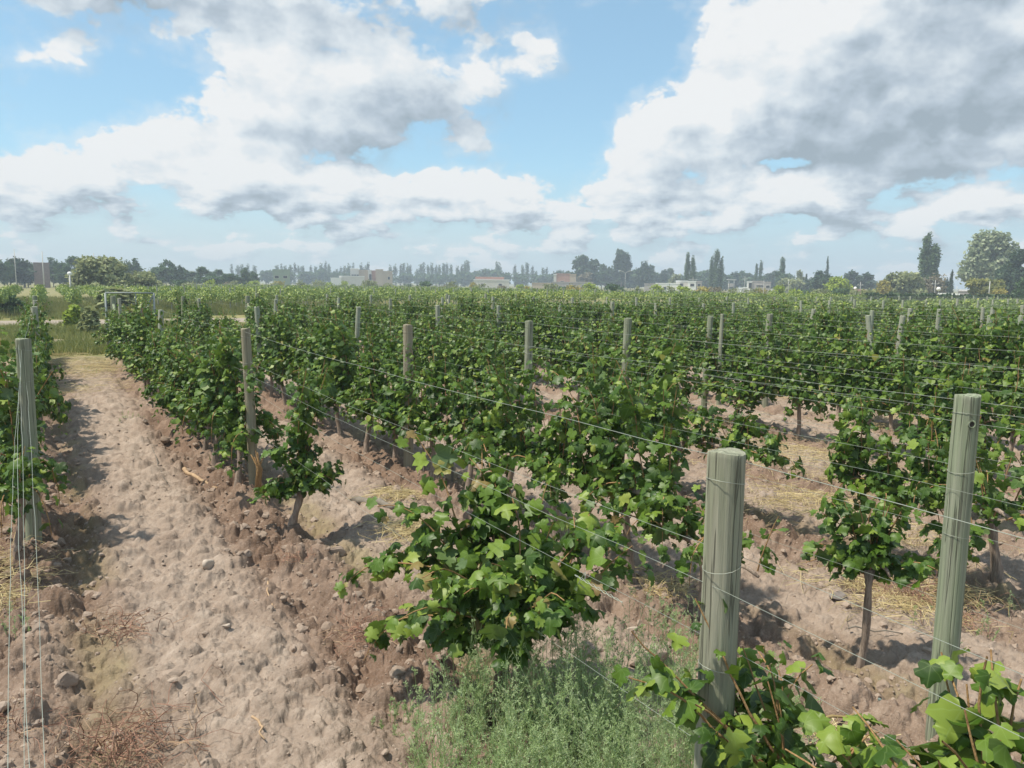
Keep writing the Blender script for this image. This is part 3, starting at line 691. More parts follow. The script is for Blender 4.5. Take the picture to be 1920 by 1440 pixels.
# the drilled hole and its pale rim, on the side facing the lane
hx, hy = -math.sin(.62), -math.cos(.62)
hb = MB(); th = np.linspace(0, 2*np.pi, 13)[:-1]
zc, rr0 = 1.855, .062
e1 = np.array([-hy, hx, 0]); ctr = np.array([hx*rr0*1.00, hy*rr0*1.00, zc])
Vh = [ctr+np.array([hx, hy, 0])*d_+e1*math.cos(t)*r_+np.array([0, 0, 1])*math.sin(t)*r_*1.1 for (d_, r_) in ((-.02, .013), (.005, .013), (.005, .019), (-.01, .028)) for t in th]
Vh.append(ctr-np.array([hx, hy, 0])*.002)
i_ = np.arange(3)[:, None]*12; j_ = np.arange(12)[None]; j2_ = (j_+1) % 12
hb.add(Vh, [np.stack([i_+j_, i_+j2_, i_+12+j2_, i_+12+j_], -1).reshape(-1, 4)]); hb.build('hole_rim', M_post, PB, True)
hd = MB(); Vd = [ctr+np.array([hx, hy, 0])*.0025+e1*math.cos(t)*(.0132+.002*math.sin(3*t))+np.array([0, 0, 1])*math.sin(t)*.0145 for t in th]; hd.add(Vd, [np.array([np.arange(12)])], 1.0); hd.build('hole', M_post, PB)
near_post(0, 8.55, 'grey post with hanging wires at the left edge', 3, r=.062, lean=(0, .012))
near_post(1, 9.5, 'leaning grey post left of the lone small vine', 4, r=.056, lean=(0, R(-1.3)), dx=.09, mat=M_post_brown)
near_post(2, 9.7, 'thick squared brownish post rising above the second row', 5, r=.068, squared=True, mat=M_post_brown)
near_post(3, 10.15, 'grey post in the third row at the picture centre', 6, r=.058)
near_post(4, 10.48, 'grey post in the fourth row behind tall bright leaves', 7, r=.062)
near_post(5, 10.82, 'slim leaning post in the fifth row with its foot in bare soil', 8, r=.052, lean=(0, R(2.0)))
near_post(6, 11.26, 'grey post in the sixth row half covered by leaves', 9, r=.060)
near_post(6, 11.9, 'slender post just behind the sixth row post', 10, r=.040, dx=-.7, h=1.98)
def brace_post(x, y, label, seed, h=2.02):
    o = empty('end_post', (x, y, 0)); post_mesh(seed, h, .075).build('shaft', M_post, o, True)
    b = MB(); b.tube([(.0, -.05, 1.75), (.0, -1.3, -.1)], .04, 10); b.build('brace', M_post, o, True)
    tag(o, label, 'post'); return o
brace_post(row_x(1), 28.6, 'end post at the far end of the first row beside the grey gate', 20)
brace_post(row_x(0), 28.8, 'end post of the row along the left edge', 21)
brace_post(row_x(2), 28.9, 'end post of the second row, mostly hidden by leaves', 24)
brace_post(row_x(3), 29.2, 'end post of the third row, mostly hidden by leaves', 25)
brace_post(8.0, 35.1, 'braced end post seen above the vines left of the first lane post', 22)
brace_post(17.3, 35.5, 'braced end post seen above the vines left of the picture centre', 23)
pproto = []
for k, (r_, h_) in enumerate([(.055, 2.0), (.05, 1.96), (.06, 2.04), (.047, 2.02), (.058, 1.98)]):
    o = empty('vineyard_post', (0, 0, 0)); post_mesh(60+k, h_, r_, k=10).build('shaft', M_post_pale, o, True); pproto.append(o)
ps = []
for i in range(-5, 95):
    g = np.random.default_rng(4000+i)
    base = 9.15+.36*i
    for m in range(-1, 26):
        y = base+7.65*m+g.normal(0, .12); x = row_x(i)+g.normal(0, .03)
        if i <= 6 and m <= 0 or y < 3: continue
        if (i <= 3 and y > 28) or (i > 3 and 36 < y < 61.5): continue
        if y > 61.5: y += 1
        if math.hypot(x, y) > field_radius(math.atan2(x, y)): continue
        p = pix(x, y, 1.9)
        if -100 < p[0] < 2050: ps.append((math.hypot(x, y), i, x, y, g.normal(0, R(1.5)), g.normal(0, R(1.8)), g.integers(5)))
for y, i, a in ((13.9, 8, R(5)), (10.2, 7, R(-7)), (9.9, 7, R(3)), (9.2, 8, 0), (9.1, 8.4, R(2))): ps.append((math.hypot(row_x(i), y), int(i), row_x(i), y, a, a*.6, 0))
ps.sort(); prank = {}
for ii in set(q[1] for q in ps):
    for n_, yy in enumerate(sorted(q[3] for q in ps if q[1] == ii)): prank[(ii, yy)] = n_+1
pu = [False]*5
NP = 285
for (d, i, x, y, la, lb, k) in ps[:NP]:
    if pu[k]: o = copy_tree(pproto[k], (x, y, 0))
    else: o = pproto[k]; o.location = (x, y, 0); pu[k] = True
    o.rotation_euler = (la, lb, 0)
    if i <= 0: lab, gr = nth(prank[(i, y)])+' grey post behind the front one in the row '+('along the left edge' if i == 0 else '%s beyond the left edge row' % nth(-i)), 'posts of the left edge row'
    elif i <= 20: lab, gr = nth(prank[(i, y)])+' grey post among leaves of the '+row_name(i), 'posts of the '+row_name(i)
    else: lab, gr = 'small distant post in the rows beyond the twentieth row', 'posts of the outer rows'
    tag(o, lab, 'post', gr)
fp = MB()
for (d, i, x, y, la, lb, k) in ps[NP:]:
    fp.tube([(x, y, .6), (x+math.sin(lb)*1.3, y-math.sin(la)*1.3, 2.0)], .055, 5)
if fp.n: tag(fp.build('distant_posts', M_post_pale), 'many tiny pale posts over the far vine rows', 'posts', kind='stuff')

# stakes beside trunks
def stake(x, y, h, label, seed): 
    mb = MB(); mb.tube([(0, 0, -.2), (.01, .0, h*.5), (.0, .012, h)], .017, 7); tag(mb.build('stake', M_tbark, loc=(x, y, 0)), label, 'stake', 'thin vine stakes')
for (px, py, h, lab) in ((794, 890, .42, 'short grey stake right of the squared brown post'), (847, 905, .5, 'short stake under the leaves behind the big bushy vine'), (273, 745, 2.0, 'tall thin stake in front of the grey gate'), (286, 765, .6, 'thin stake among the trunks of the first row')):
    x, y = at_ground(px, py); stake(x, y, h, lab, 1)

# ------------------------------------------------------------------ wires
def wire_path(i, z, y0, y1, off, g, wav=.012):
    ys = np.arange(y0, y1, .55 if y1 < 60 else 1.5); 
    base = 9.15+.36*i if i > 6 else [8.55, 9.5, 9.7, 10.15, 10.48, 10.82, 11.26][max(0, i)]
    first = {1: 1.87, 2: 2.30}.get(i, base-7.65)
    def sag(y):
        span = (base-first) if y < base else 7.65; t = ((y-(first if y < base else base)) % span)/span; return -.035*4*t*(1-t)
    zz = np.array([z+sag(y) for y in ys])+g.normal(0, wav*.25, len(ys))
    return np.stack([row_x(i)+off+g.normal(0, wav*.4, len(ys)), ys, zz], 1)
zn = ['top', 'upper', 'upper paired', 'middle', 'low']
for i in range(-1, 30):
    g = np.random.default_rng(7000+i)
    for q, z in enumerate(WZ):
        if i > 8 and q in (2, 4): continue
        if i > 16 and q in (1, 3): continue
        if i == 0 and q == 4: continue
        y0 = {0: 8.5, 1: .15, 2: .4, 3: .8}.get(i, 2.0) if i >= 0 else 20; y1 = 29 if i <= 3 else 35.5
        mb = MB(); P = wire_path(i, z+g.normal(0, .012), y0, y1, (.066 if q != 2 else -.066)*(1 if q else .3), g); 
        rad = (.0012 if q == 0 else .0009) if i <= 2 else (.0015 if i < 8 else .0024)
        mb.tube(P, rad, 5)
        lab = zn[q]+' trellis wire of the '+('left edge row' if i <= 0 else row_name(i)) if i >= 0 else zn[q]+' trellis wire of the row beyond the left edge'
        tag(mb.build('trellis_wire', M_wire), lab, 'wire', 'trellis wires along the vine rows')
# loose wires hanging near the left post
for q, (bx_, zb, zt_, bow) in enumerate(((14, 1.15, 1.55, -.02), (46, .75, 1.95, .015), (64, 1.0, 1.90, -.035), (90, .9, 1.60, .01))):
    g = np.random.default_rng(60+q); x1_, y1_ = at_ground(bx_, 1600, zb); p1 = np.array([x1_, y1_, zb]); p0 = np.array([row_x(0)-.03+.02*q, 8.48, zt_]); t = np.linspace(0, 1, 26)[:, None]
    P = p0+(p1-p0)*t+np.array([1, 0, 0])*bow*np.sin(np.pi*t)+g.normal(0, .0015, (26, 3)); mb = MB(); mb.tube(P, .0011, 5)
    tag(mb.build('slack_wire', M_wire), ('leftmost', 'second', 'third', 'rightmost')[q]+' slack wire running to the left edge post', 'wire', 'slack wires at the left post')
# twisted splice on the middle wire of the first row
mb = MB(); t = np.linspace(0, 1, 60); a0 = np.array([row_x(1)+.066, 2.85, 1.225]); a1 = np.array([row_x(1)+.066, 2.50, 1.22]); Pm = a0+(a1-a0)*t[:, None]
for ph in (0, np.pi): mb.tube(Pm+np.stack([.0045*np.cos(t*26+ph), 0*t, .0045*np.sin(t*26+ph)], 1)*np.minimum(1, 4*t*(1-t)+.3)[:, None], .0015, 5)
mb.tube([a0+(0, -.08, 0), a0+(.015, -.06, .03), a0+(.0, -.03, -.03), a0+(.02, -.05, -.05)], .0018, 5)
tag(mb.build('wire_splice', M_wire, smooth=True), 'pale twisted wire splice in front of the big bushy vine', 'wire')

# ------------------------------------------------------------------ straw, weeds, litter
def straw_patch(mb, cx, cy_, rx, ry, n, g, L=(.12, .4), hh=.05):
    for _ in range(int(n*2.2)):
        x, y = cx+g.normal(0, rx), cy_+g.normal(0, ry); a = g.normal(0.3, .9); l = g.uniform(*L); z = float(ground_base(x, y))+.035+g.uniform(0, hh)
        c, s_ = math.cos(a), math.sin(a); b = g.normal(0, .12)*l
        P = [(x-c*l/2, y-s_*l/2, z), (x-s_*b, y+c*b, z+g.uniform(0, .05)), (x+c*l/2, y+s_*l/2, z+g.uniform(-.02, .03))]
        mb.tube(P, g.uniform(.0012, .0026), 3, float(g.random()), cap=False)
mb = MB(); g = np.random.default_rng(9)
for (px, py, rx, ry, n) in ((1480, 860, .7, .7, 420), (1620, 930, .8, .4, 300), (1330, 800, .5, .5, 200), (1480, 740, .9, .7, 350), (1250, 830, .4, .5, 160), (740, 940, .14, .14, 110), (770, 1010, .15, .2, 120), (1240, 770, .5, .5, 120), (1590, 1100, .22, .2, 70), (1700, 1030, .4, .3, 160), (1500, 950, .4, .4, 160), (1740, 1140, .35, .18, 200), (1640, 800, .6, .5, 220), (20, 1080, .15, .5, 90), (1560, 1400, .12, .1, 16), (1250, 1100, .12, .25, 50)):
    x, y = at_ground(px, py); straw_patch(mb, x, y, rx, ry, n, g)
for _ in range(16):
    x, y = g.uniform(-.5, 2.6), g.uniform(19, 36); straw_patch(mb, x, y, .5, .8, 60, g, (.2, .6))
tag(mb.build('straw', M_straw), 'dry yellow straw strewn between the vine rows', 'straw', kind='stuff')
def tangle(px, py, r, n, label, seed, mat=None, name='dry_weed'):
    g = np.random.default_rng(seed); x0, y0 = at_ground(px, py); mb = MB(); z0 = float(ground_base(x0, y0))
    for k in range(n):
        a = g.uniform(0, 6.28); x, y = g.normal(0, r*.4), g.normal(0, r*.4); P = [(x, y, .02)]; d = np.array([math.cos(a), math.sin(a), .5])
        for s in range(7): d = d+g.normal(0, .5, 3)+np.array([0, 0, -.12*s]); d /= np.linalg.norm(d); q = np.array(P[-1])+d*r*.16; q[2] = max(q[2], .03); P.append(tuple(q))
        mb.tube(P, np.linspace(.003, .0012, 8), 3, float(g.random()), cap=False)
    tag(mb.build(name, mat or M_redweed, loc=(x0, y0, z0+.03)), label, 'dry weed', 'dried weeds lying on the soil')
tangle(250, 1415, .40, 130, 'large reddish dry weed tangle at the bottom of the left lane', 1)
tangle(225, 1185, .28, 60, 'flattened red brown weed near the left furrow', 2)
tangle(690, 1205, .30, 80, 'reddish dry weed left of the big bushy vine', 3)
tangle(20, 1385, .25, 60, 'red dried weed in the lower left corner', 4)
tangle(560, 1060, .2, 30, 'small reddish weed just below the lone small vine', 5)
tangle(1720, 1140, .45, 160, 'brown matted dry weed left of the drilled post', 6)
tangle(20, 1130, .3, 60, 'pale dry weed under the left edge post', 7, M_straw)
tangle(1240, 1120, .25, 60, 'straw coloured dry weed beside the nearest post', 8, M_straw)
tangle(1560, 1400, .22, 30, 'bent dry stalks on pale soil right of the nearest post', 9, M_straw)
# feathery green weeds at the bottom, with a few low green tufts elsewhere
def feathery(n, region, seed, hmin, hmax, nb=15, nl=13):
    g = np.random.default_rng(seed); mb = MB(); C = []; D = []; S = []; A = []
    for k in range(n):
        x, y = region(g); z = float(ground_base(x, y)); H_ = g.uniform(hmin, hmax); ln = g.normal(0, .16, 2); tone = g.beta(2, 2) if g.random() > .12 else 1.0
        ts = np.linspace(0, 1, 8); P = np.stack([x+ln[0]*H_*ts**1.5, y+ln[1]*H_*ts**1.5, z+H_*ts], 1); mb.tube(P, np.linspace(.0026, .0009, 8), 3, .5*tone+.4, cap=False)
        for b in range(nb):
            t = g.uniform(.12, 1); p = P[0]+(P[-1]-P[0])*t; p = np.array([np.interp(t, ts, P[:, q]) for q in range(3)])
            a = g.uniform(0, 6.28); d = np.array([math.cos(a)*.7, math.sin(a)*.7, g.uniform(.5, 1.1)]); d /= np.linalg.norm(d); bl = H_*g.uniform(.10, .30)*(1.15-t)
            q = p+d*bl; mb.tube([p, (p+q)/2+g.normal(0, .006, 3), q], .0008, 3, tone, cap=False)
            u = g.uniform(.1, 1, nl)[:, None]; C.append(p+(q-p)*u); dd = d+g.normal(0, .7, (nl, 3)); D.append(dd/np.linalg.norm(dd, axis=1)[:, None]); S.append(g.uniform(.007, .017, nl)); A.append(np.clip(tone*.8+g.normal(0, .12, nl), 0, 1))
    C, D, S, A = np.concatenate(C), np.concatenate(D), np.concatenate(S), np.concatenate(A)
    W = np.cross(D, g.normal(size=D.shape)); W /= np.linalg.norm(W, axis=1)[:, None]+1e-9; W *= (S*.17)[:, None]
    V = np.stack([C, C+D*(S*.5)[:, None]+W, C+D*S[:, None], C+D*(S*.5)[:, None]-W], 1).reshape(-1, 3); F = np.arange(len(C)*4).reshape(-1, 4)
    mb.add(V, [F], np.repeat(A, 4)); return mb
def reg(g):
    while True:
        x, y = g.uniform(1.25, 3.15), g.uniform(1.75, 3.95); p = pix(x, y, .25)
        e = ((x-2.22)/.90)**2+((y-2.85)/1.02)**2
        if e < 1 and g.random() < 1.25-.7*e: return x, y
tag(feathery(800, reg, 5, .25, .85).build('feathery_weeds', M_weed), 'feathery pale green weeds filling the bottom of the picture', 'weeds', kind='stuff')
mb = None
def reg2(g):
    px, py, r_ = [(20, 1190, .08), (260, 790, .2), (300, 740, .3), (1840, 1190, .28), (1870, 1160, .3), (1560, 830, .4), (1590, 850, .3), (1240, 1160, .06), (740, 1350, .07), (1480, 1340, .06), (330, 690, .5), (180, 700, .5)][g.integers(12)]
    x, y = at_ground(px, py); return x+g.normal(0, r_), y+g.normal(0, r_)
tag(feathery(150, reg2, 6, .06, .2, 10, 9).build('low_weeds', M_weed), 'low green weeds scattered on the soil between rows', 'weeds', kind='stuff')
# wood pieces
def stick(px0, py0, px1, py1, r, label, mat, dz=.05, name='branch', bend=.03):
    x0, y0 = at_ground(px0, py0); x1, y1 = at_ground(px1, py1); z0, z1 = gz(x0, y0)+dz, gz(x1, y1)+dz
    g = np.random.default_rng(int(px0)); t = np.linspace(0, 1, 8)
    P = np.stack([x0+(x1-x0)*t, y0+(y1-y0)*t, z0+(z1-z0)*t], 1)+g.normal(0, bend*.4, (8, 3)); mb = MB(); mb.tube(P, np.linspace(r, r*.6, 8), 8, jit=.08, rg=g)
    tag(mb.build(name, mat, smooth=True), label, 'branch', 'cut wood lying on the soil')
M_wood = plain('split_wood', (.40, .27, .16), .8, 0, .25, 20)
stick(345, 880, 405, 913, .028, 'pale broken branch lying in the left lane', M_wood, .03)
stick(665, 945, 745, 968, .05, 'short brown log beside the straw tuft', M_tbark, .03)
stick(283, 840, 312, 912, .007, 'thin dark twig standing in the left lane', M_tbark, .02)
stick(500, 1090, 515, 1140, .008, 'thin pale twig in the middle of the left lane', M_wood, .03)
stick(480, 1355, 490, 1410, .008, 'short grey twig at the bottom of the lane', M_wood, .03)
stick(1590, 1205, 1760, 1215, .006, 'thin dark twig right of the thin vine trunk', M_tbark, .04)
stick(1500, 1365, 1600, 1350, .012, 'pale yellow bent stalk right of the nearest post', M_straw, .03)
stick(1530, 1380, 1590, 1440, .014, 'thick pale stalk at the bottom edge', M_straw, .03)
mb = MB(); g = np.random.default_rng(4)   # split stub tied to the first lane post
for k in range(5): mb.tube([(.10+g.normal(0, .02), -.02, .0), (.10+g.normal(0, .03), -.04, .35), (.09+g.normal(0, .045), -.03, .48+g.uniform(0, .16))], [.03, .02, .006], 6)
tag(mb.build('stump', M_cane, smooth=True, loc=(row_x(1), 9.35, 0)), 'reddish split vine stump against the first lane post', 'stump')

# roadside grass beyond the row ends
def grass(n, seed, regs, hmin, hmax, name, label):
    g = np.random.default_rng(seed); k = g.integers(len(regs), size=n); rg = np.array(regs)[k]
    X = rg[:, 0]+(rg[:, 1]-rg[:, 0])*g.random(n); Y = rg[:, 2]+(rg[:, 3]-rg[:, 2])*g.random(n); keep = fbm(X, Y, .5, 3, 31) > -.09; X, Y = X[keep], Y[keep]; n = len(X)
    Z = ground_base(X, Y); h = g.uniform(hmin, hmax, n)*(1+1.2*fbm(X, Y, .35, 2, 33)); a = g.random(n)*6.28; wd = g.uniform(.012, .03, n); ln = g.normal(0, .3, (n, 2))*h[:, None]
    b = np.stack([X, Y, Z-.02], 1); s = np.stack([np.cos(a)*wd, np.sin(a)*wd, 0*a], 1); t = b+np.stack([ln[:, 0], ln[:, 1], h], 1)
    V = np.stack([b-s, b+s, t], 1).reshape(-1, 3); me = mesh(name, V, [np.arange(3*n).reshape(-1, 3)], M_grass, {'rnd': np.repeat(g.random(n)*.7+.3*np.clip(.5+2*fbm(X, Y, .3, 2, 35), 0, 1), 3)})
    tag(link(name, me), label, 'grass', kind='stuff')
grass(70000, 3, [(-8, 7, 38.5, 50), (-8, 7, 38.5, 50), (-8, 8, 57.5, 61), (-3, 6.5, 30, 37), (7, 20, 37, 50)], .12, .42, 'roadside_grass', 'yellow green grass between the row ends and the dirt road')

grass(110000, 8, [(-14, 34, 61, 120), (-14, 20, 61, 90)], .25, .6, 'field_grass', 'rough green grass between the far vine rows at the left')

# ------------------------------------------------------------------ gate
def gate():
    m = plain('galvanised_gate', (.24, .27, .26), .6, .3, .1)
    x0, y0 = at_dist(196, 31.5); x1, y1 = at_dist(287, 31.5); L = math.hypot(x1-x0, y1-y0); zt = top_z(240, 546, 31.5); a = math.atan2(y1-y0, x1-x0)
    o = empty('gate', (x0, y0, 0), a)
    for x in (0, L): mb = MB(); mb.tube([(x, 0, -.2), (x, 0, zt)], .035, 8); mb.build('upright', m, o, True)
    for z in (zt, .35): mb = MB(); mb.tube([(0, 0, z), (L, 0, z)], .028, 8); mb.build('rail', m, o, True)
    mb = MB(); mb.tube([(L, 0, zt-.05), (L*.45, 0, .4)], .022, 8); mb.build('brace', m, o, True)
    mb = MB(); mb.tube([(L*.62, 0, zt), (L*.62, 0, .35)], .018, 8); mb.build('bar', m, o, True)
    tag(o, 'grey metal gate frame with a diagonal brace beyond the row ends', 'gate')
gate()

# ------------------------------------------------------------------ trees
def crown_mat(name, c0, c1, c2):
    c0, c1, c2 = [tuple(v*1.35 for v in c) for c in (c0, c1, c2)]
    return leaf_mat(name, [(0, c0), (.5, c1), (1, c2)], tuple(min(1, v*1.8) for v in c1), .25, .75)
CM = {'dark': crown_mat('dark_foliage', (.018, .035, .02), (.03, .058, .028), (.05, .085, .038)),
      'mid': crown_mat('green_foliage', (.03, .06, .022), (.05, .09, .032), (.08, .13, .045)),
      'poplar': crown_mat('poplar_foliage', (.04, .07, .03), (.07, .11, .045), (.12, .17, .075)),
      'olive': crown_mat('olive_foliage', (.12, .135, .06), (.20, .215, .10), (.31, .32, .16)),
      'pale': crown_mat('silvery_foliage', (.10, .125, .065), (.25, .28, .17), (.52, .53, .40)),
      'lime': crown_mat('yellow_green_foliage', (.12, .17, .02), (.24, .30, .03), (.38, .40, .06)),
      'yolive': crown_mat('autumn_olive_foliage', (.09, .10, .025), (.17, .17, .045), (.30, .27, .08)),
      'gold': crown_mat('golden_foliage', (.14, .13, .03), (.28, .23, .05), (.42, .34, .08)),
      'brown': crown_mat('dry_brown_foliage', (.10, .08, .05), (.17, .14, .09), (.25, .21, .14))}
def crown_points(kind, g, n):
    """points in a unit box: x,y in -.5...5, z 0..1, with limb clusters and gaps"""
    if kind == 'poplar':
        nb = 34; t = g.uniform(.08, 1, nb); rad = .5*np.minimum(1, 3.2*t)*np.maximum(0, 1-t**2.2)**.6+.03; a = g.uniform(0, 6.28, nb); rr = rad*g.uniform(.25, .85, nb)
        cen = np.stack([rr*np.cos(a), rr*np.sin(a), t*.93], 1); sig = np.stack([.10+0*t, .10+0*t, .075+0*t], 1)
    elif kind == 'cypress':
        nb = 26; t = np.linspace(.05, .97, nb); rad = .42*np.minimum(1, 4*t)*(1-t)**.7; a = g.uniform(0, 6.28, nb)
        cen = np.stack([rad*.5*np.cos(a), rad*.5*np.sin(a), t], 1); sig = np.stack([rad*.45+.03, rad*.45+.03, .05+0*t], 1)
    elif kind == 'multi':      # several upright leaders
        nb = 60; ld = g.integers(4, size=nb); lx = np.array([-.28, -.02, .26, .08])[ld]; ly = np.array([.1, -.2, .05, .25])[ld]; lt = np.array([.86, 1.0, .9, .72])[ld]
        t = g.uniform(.05, 1, nb); rad = .17*np.minimum(1, 3*t)*(1-t**2)**.5; a = g.uniform(0, 6.28, nb)
        cen = np.stack([lx*(.5+.5*t)+rad*np.cos(a), ly*(.5+.5*t)+rad*np.sin(a), t*lt*.95], 1); sig = np.stack([.06+0*t, .06+0*t, .055+0*t], 1)
    elif kind == 'bush':
        nb = 30; a = g.uniform(0, 6.28, nb); t = g.uniform(.1, .85, nb); rad = .42*(1-(t-.3)**2*1.6); rr = rad*g.uniform(.2, 1, nb)
        cen = np.stack([rr*np.cos(a), rr*np.sin(a), t], 1); sig = np.full((nb, 3), (.085, .085, .09))
    elif kind == 'eucalypt':
        nb = 26; a = g.uniform(0, 6.28, nb); t = g.uniform(.3, .95, nb); rad = .46*np.sin(np.clip((t-.1)/.9, 0, 1)*np.pi)**.5; rr = rad*g.uniform(.4, 1, nb)
        cen = np.stack([rr*np.cos(a), rr*np.sin(a), t], 1); sig = np.full((nb, 3), (.075, .075, .05))*g.uniform(.6, 1.4, (nb, 1))
    else:
        nb = 34; v = g.normal(size=(nb, 3)); v /= np.linalg.norm(v, axis=1)[:, None]; q = g.uniform(.35, .95, nb)
        cen = np.stack([v[:, 0]*q*.42, v[:, 1]*q*.42, .55+v[:, 2]*q*.38], 1); sig = np.full((nb, 3), (.085, .085, .065))*g.uniform(.7, 1.25, (nb, 1))
    k = g.integers(nb, size=n); P = cen[k]+np.clip(g.normal(size=(n, 3)), -1.9, 1.9)*sig[k]; P[:, 2] = np.clip(P[:, 2], .02, 1.03); return P, g.random(nb)[k], cen
TREES = {}
def tree_proto(kind, tone, H_, W_, seed, n, ls):
    g = np.random.default_rng(seed); P, cl, cen = crown_points(kind, g, n); S3 = np.array([W_, W_, H_])
    C = P*S3; ctr = np.array([0, 0, H_*.5]); out = (C-ctr)/S3; out /= np.linalg.norm(out, axis=1)[:, None]+1e-9
    nn = out*.6+g.normal(0, .6, (n, 3))+np.array([0, 0, .35]); nn /= np.linalg.norm(nn, axis=1)[:, None]
    V, F, A = make_leaves(C, nn, g.normal(0, 1, (n, 3)), ls*g.uniform(.6, 1.3, n), np.clip(.25+.35*cl+g.normal(0, .18, n), 0, 1), 2, g)
    crown = mesh('crown', V, [F], CM[tone], {'rnd': A})
    tk = MB(); th_ = H_*(.9 if kind in ('poplar', 'cypress') else .6); r0 = max(.08, H_*.018)
    tk.tube([(0, 0, -.3), (.02*H_*g.normal(), 0, th_*.5), (0, 0, th_)], [r0, r0*.7, r0*.2], 7)
    for q in g.permutation(len(cen))[:9]:
        c = cen[q]*S3; b = np.array([0, 0, min(c[2]*.55, th_*.7)]); tk.tube([b, (b+c)/2+(0, 0, -.02*H_), c], [r0*.4, r0*.25, r0*.1], 5, cap=False)
    return crown, tk.mesh('trunk', M_tbark, True), H_, W_
def tree(kind, tone, px, ytop, halfw, dist, name, label, group=None, n=1500, var=None, base=0.0):
    x, y = at_dist(px, dist); H_ = max(1.2, top_z(px, ytop, dist)); W_ = 2*halfw/FPX*dist*1.04
    key = (kind, tone, var if var is not None else int(px) % 3, n)
    if key not in TREES:
        TREES[key] = tree_proto(kind, tone, H_, W_, abs(hash((kind, tone, key[2]))) % 9999 if False else sum(map(ord, kind+tone))*7+key[2], n, np.interp(dist, [80, 250, 700], [.42, .62, 1.5])*(1.2 if kind != 'cypress' else .8)*min(1.3, max(.5, W_/8)))
    crown, trunk, h0, w0 = TREES[key]
    o = empty(name, (x, y, base), (px*1.7) % 6.28, (W_/w0, W_/w0, H_/h0))
    link('trunk', trunk, o); link('crown', crown, o); tag(o, label, 'tree' if 'bush' not in name and 'shrub' not in name else 'bush', group); return o
# right side
tree('multi', 'poplar', 1738, 450, 19, 250, 'poplar_tree', 'tall dense poplar standing alone at the right, several leaders', n=6000, var=9)
tree('round', 'pale', 1846, 450, 38, 240, 'tree', 'large round tree with pale silvery leaves at the right', n=8500, var=9)
tree('cypress', 'dark', 1783, 513, 5, 235, 'cypress_tree', 'small dark pointed cypress between the tall poplar and the pale round tree')
tree('bush', 'dark', 1772, 523, 10, 240, 'tree', 'dark low tree leaning against the small cypress')
tree('bush', 'brown', 1752, 516, 22, 225, 'tree', 'brownish bush at the foot of the tall poplar')
tree('bush', 'brown', 1733, 522, 14, 222, 'shrub', 'dull brown shrub left of the poplar foot')
tree('round', 'yolive', 1848, 520, 30, 170, 'tree', 'yellow green tree in front of the pale round tree', n=4500, var=8)
tree('bush', 'gold', 1872, 542, 16, 160, 'shrub', 'low straw coloured shrub at the right field edge')
tree('eucalypt', 'dark', 1915, 483, 24, 200, 'tree', 'dark tree cut by the right edge', n=5000, var=7)
tree('round', 'dark', 1890, 505, 26, 205, 'tree', 'dark green tree left of the one cut by the right edge', n=5000, var=7)
tree('bush', 'mid', 1914, 526, 14, 150, 'shrub', 'green shrub under the dark tree at the right edge')
tree('bush', 'olive', 1690, 515, 32, 200, 'tree', 'broad olive green bushy tree left of the tall poplar', n=4500, var=6)
tree('bush', 'gold', 1657, 526, 17, 195, 'tree', 'yellow autumn tree left of the olive bushy tree', n=3000)
tree('bush', 'lime', 1569, 520, 22, 190, 'tree', 'bright yellow green tree in front of the dark dome tree', n=4000, var=5)
tree('round', 'dark', 1543, 510, 20, 260, 'tree', 'dark domed tree below the tilted thin cypress', n=4500, var=5)
tree('cypress', 'dark', 1549, 489, 4, 330, 'cypress_tree', 'thin tall cypress rising behind the dark domed tree')
tree('round', 'dark', 1519, 520, 9, 300, 'tree', 'small dark tree left of the dark domed tree')
tree('cypress', 'dark', 1511, 517, 3, 320, 'cypress_tree', 'tiny cypress left of the small dark tree')
tree('eucalypt', 'dark', 1594, 512, 12, 320, 'tree', 'dark ragged tree right of the yellow green tree', n=2500)
tree('eucalypt', 'dark', 1620, 516, 16, 320, 'tree', 'wide dark tree behind the white dish', n=2500, var=1)
tree('poplar', 'mid', 1465, 489, 7, 350, 'poplar_tree', 'tall narrow tree standing between two white houses and the domed tree', n=2500)
tree('round', 'mid', 1466, 508, 13, 340, 'tree', 'dark tree at the foot of the tall narrow tree', n=2500)
tree('bush', 'olive', 1485, 523, 24, 300, 'tree', 'greyish bushy tree left of the domed tree', n=2500)
tree('eucalypt', 'olive', 1498, 511, 8, 330, 'tree', 'light open tree above the greyish bushy tree', n=2000)
tree('poplar', 'mid', 1425, 494, 4, 420, 'poplar_tree', 'right one of a pair of small poplars above the grey house')
tree('poplar', 'mid', 1417, 500, 3.5, 420, 'poplar_tree', 'left one of a pair of small poplars above the grey house')
tree('poplar', 'poplar', 1341, 474, 9, 330, 'poplar_tree', 'tallest poplar of the middle right, with pale stems', n=3500, var=4)
tree('poplar', 'poplar', 1333, 486, 5, 330, 'poplar_tree', 'left side poplar beside the tallest poplar of the middle right')
tree('poplar', 'poplar', 1351, 487, 5, 330, 'poplar_tree', 'right side poplar beside the tallest poplar of the middle right')
tree('poplar', 'poplar', 1288, 480, 6, 330, 'poplar_tree', 'left poplar of the pair above the white building', n=2500)
tree('poplar', 'poplar', 1298, 485, 6, 330, 'poplar_tree', 'right poplar of the pair above the white building', n=2500)
tree('eucalypt', 'dark', 1165, 473, 15, 420, 'tree', 'tall dark tree with open forked top right of centre', n=4500, var=2)
tree('eucalypt', 'dark', 1099, 482, 24, 420, 'tree', 'broad dark tree group with pale trunk right of centre', n=5000, var=0)
tree('round', 'dark', 1210, 490, 15, 420, 'tree', 'rounded dark tree right of the tall forked tree', n=4000, var=0)
def ords(v): return {p: nth(n+1) for n, p in enumerate(sorted(v))}
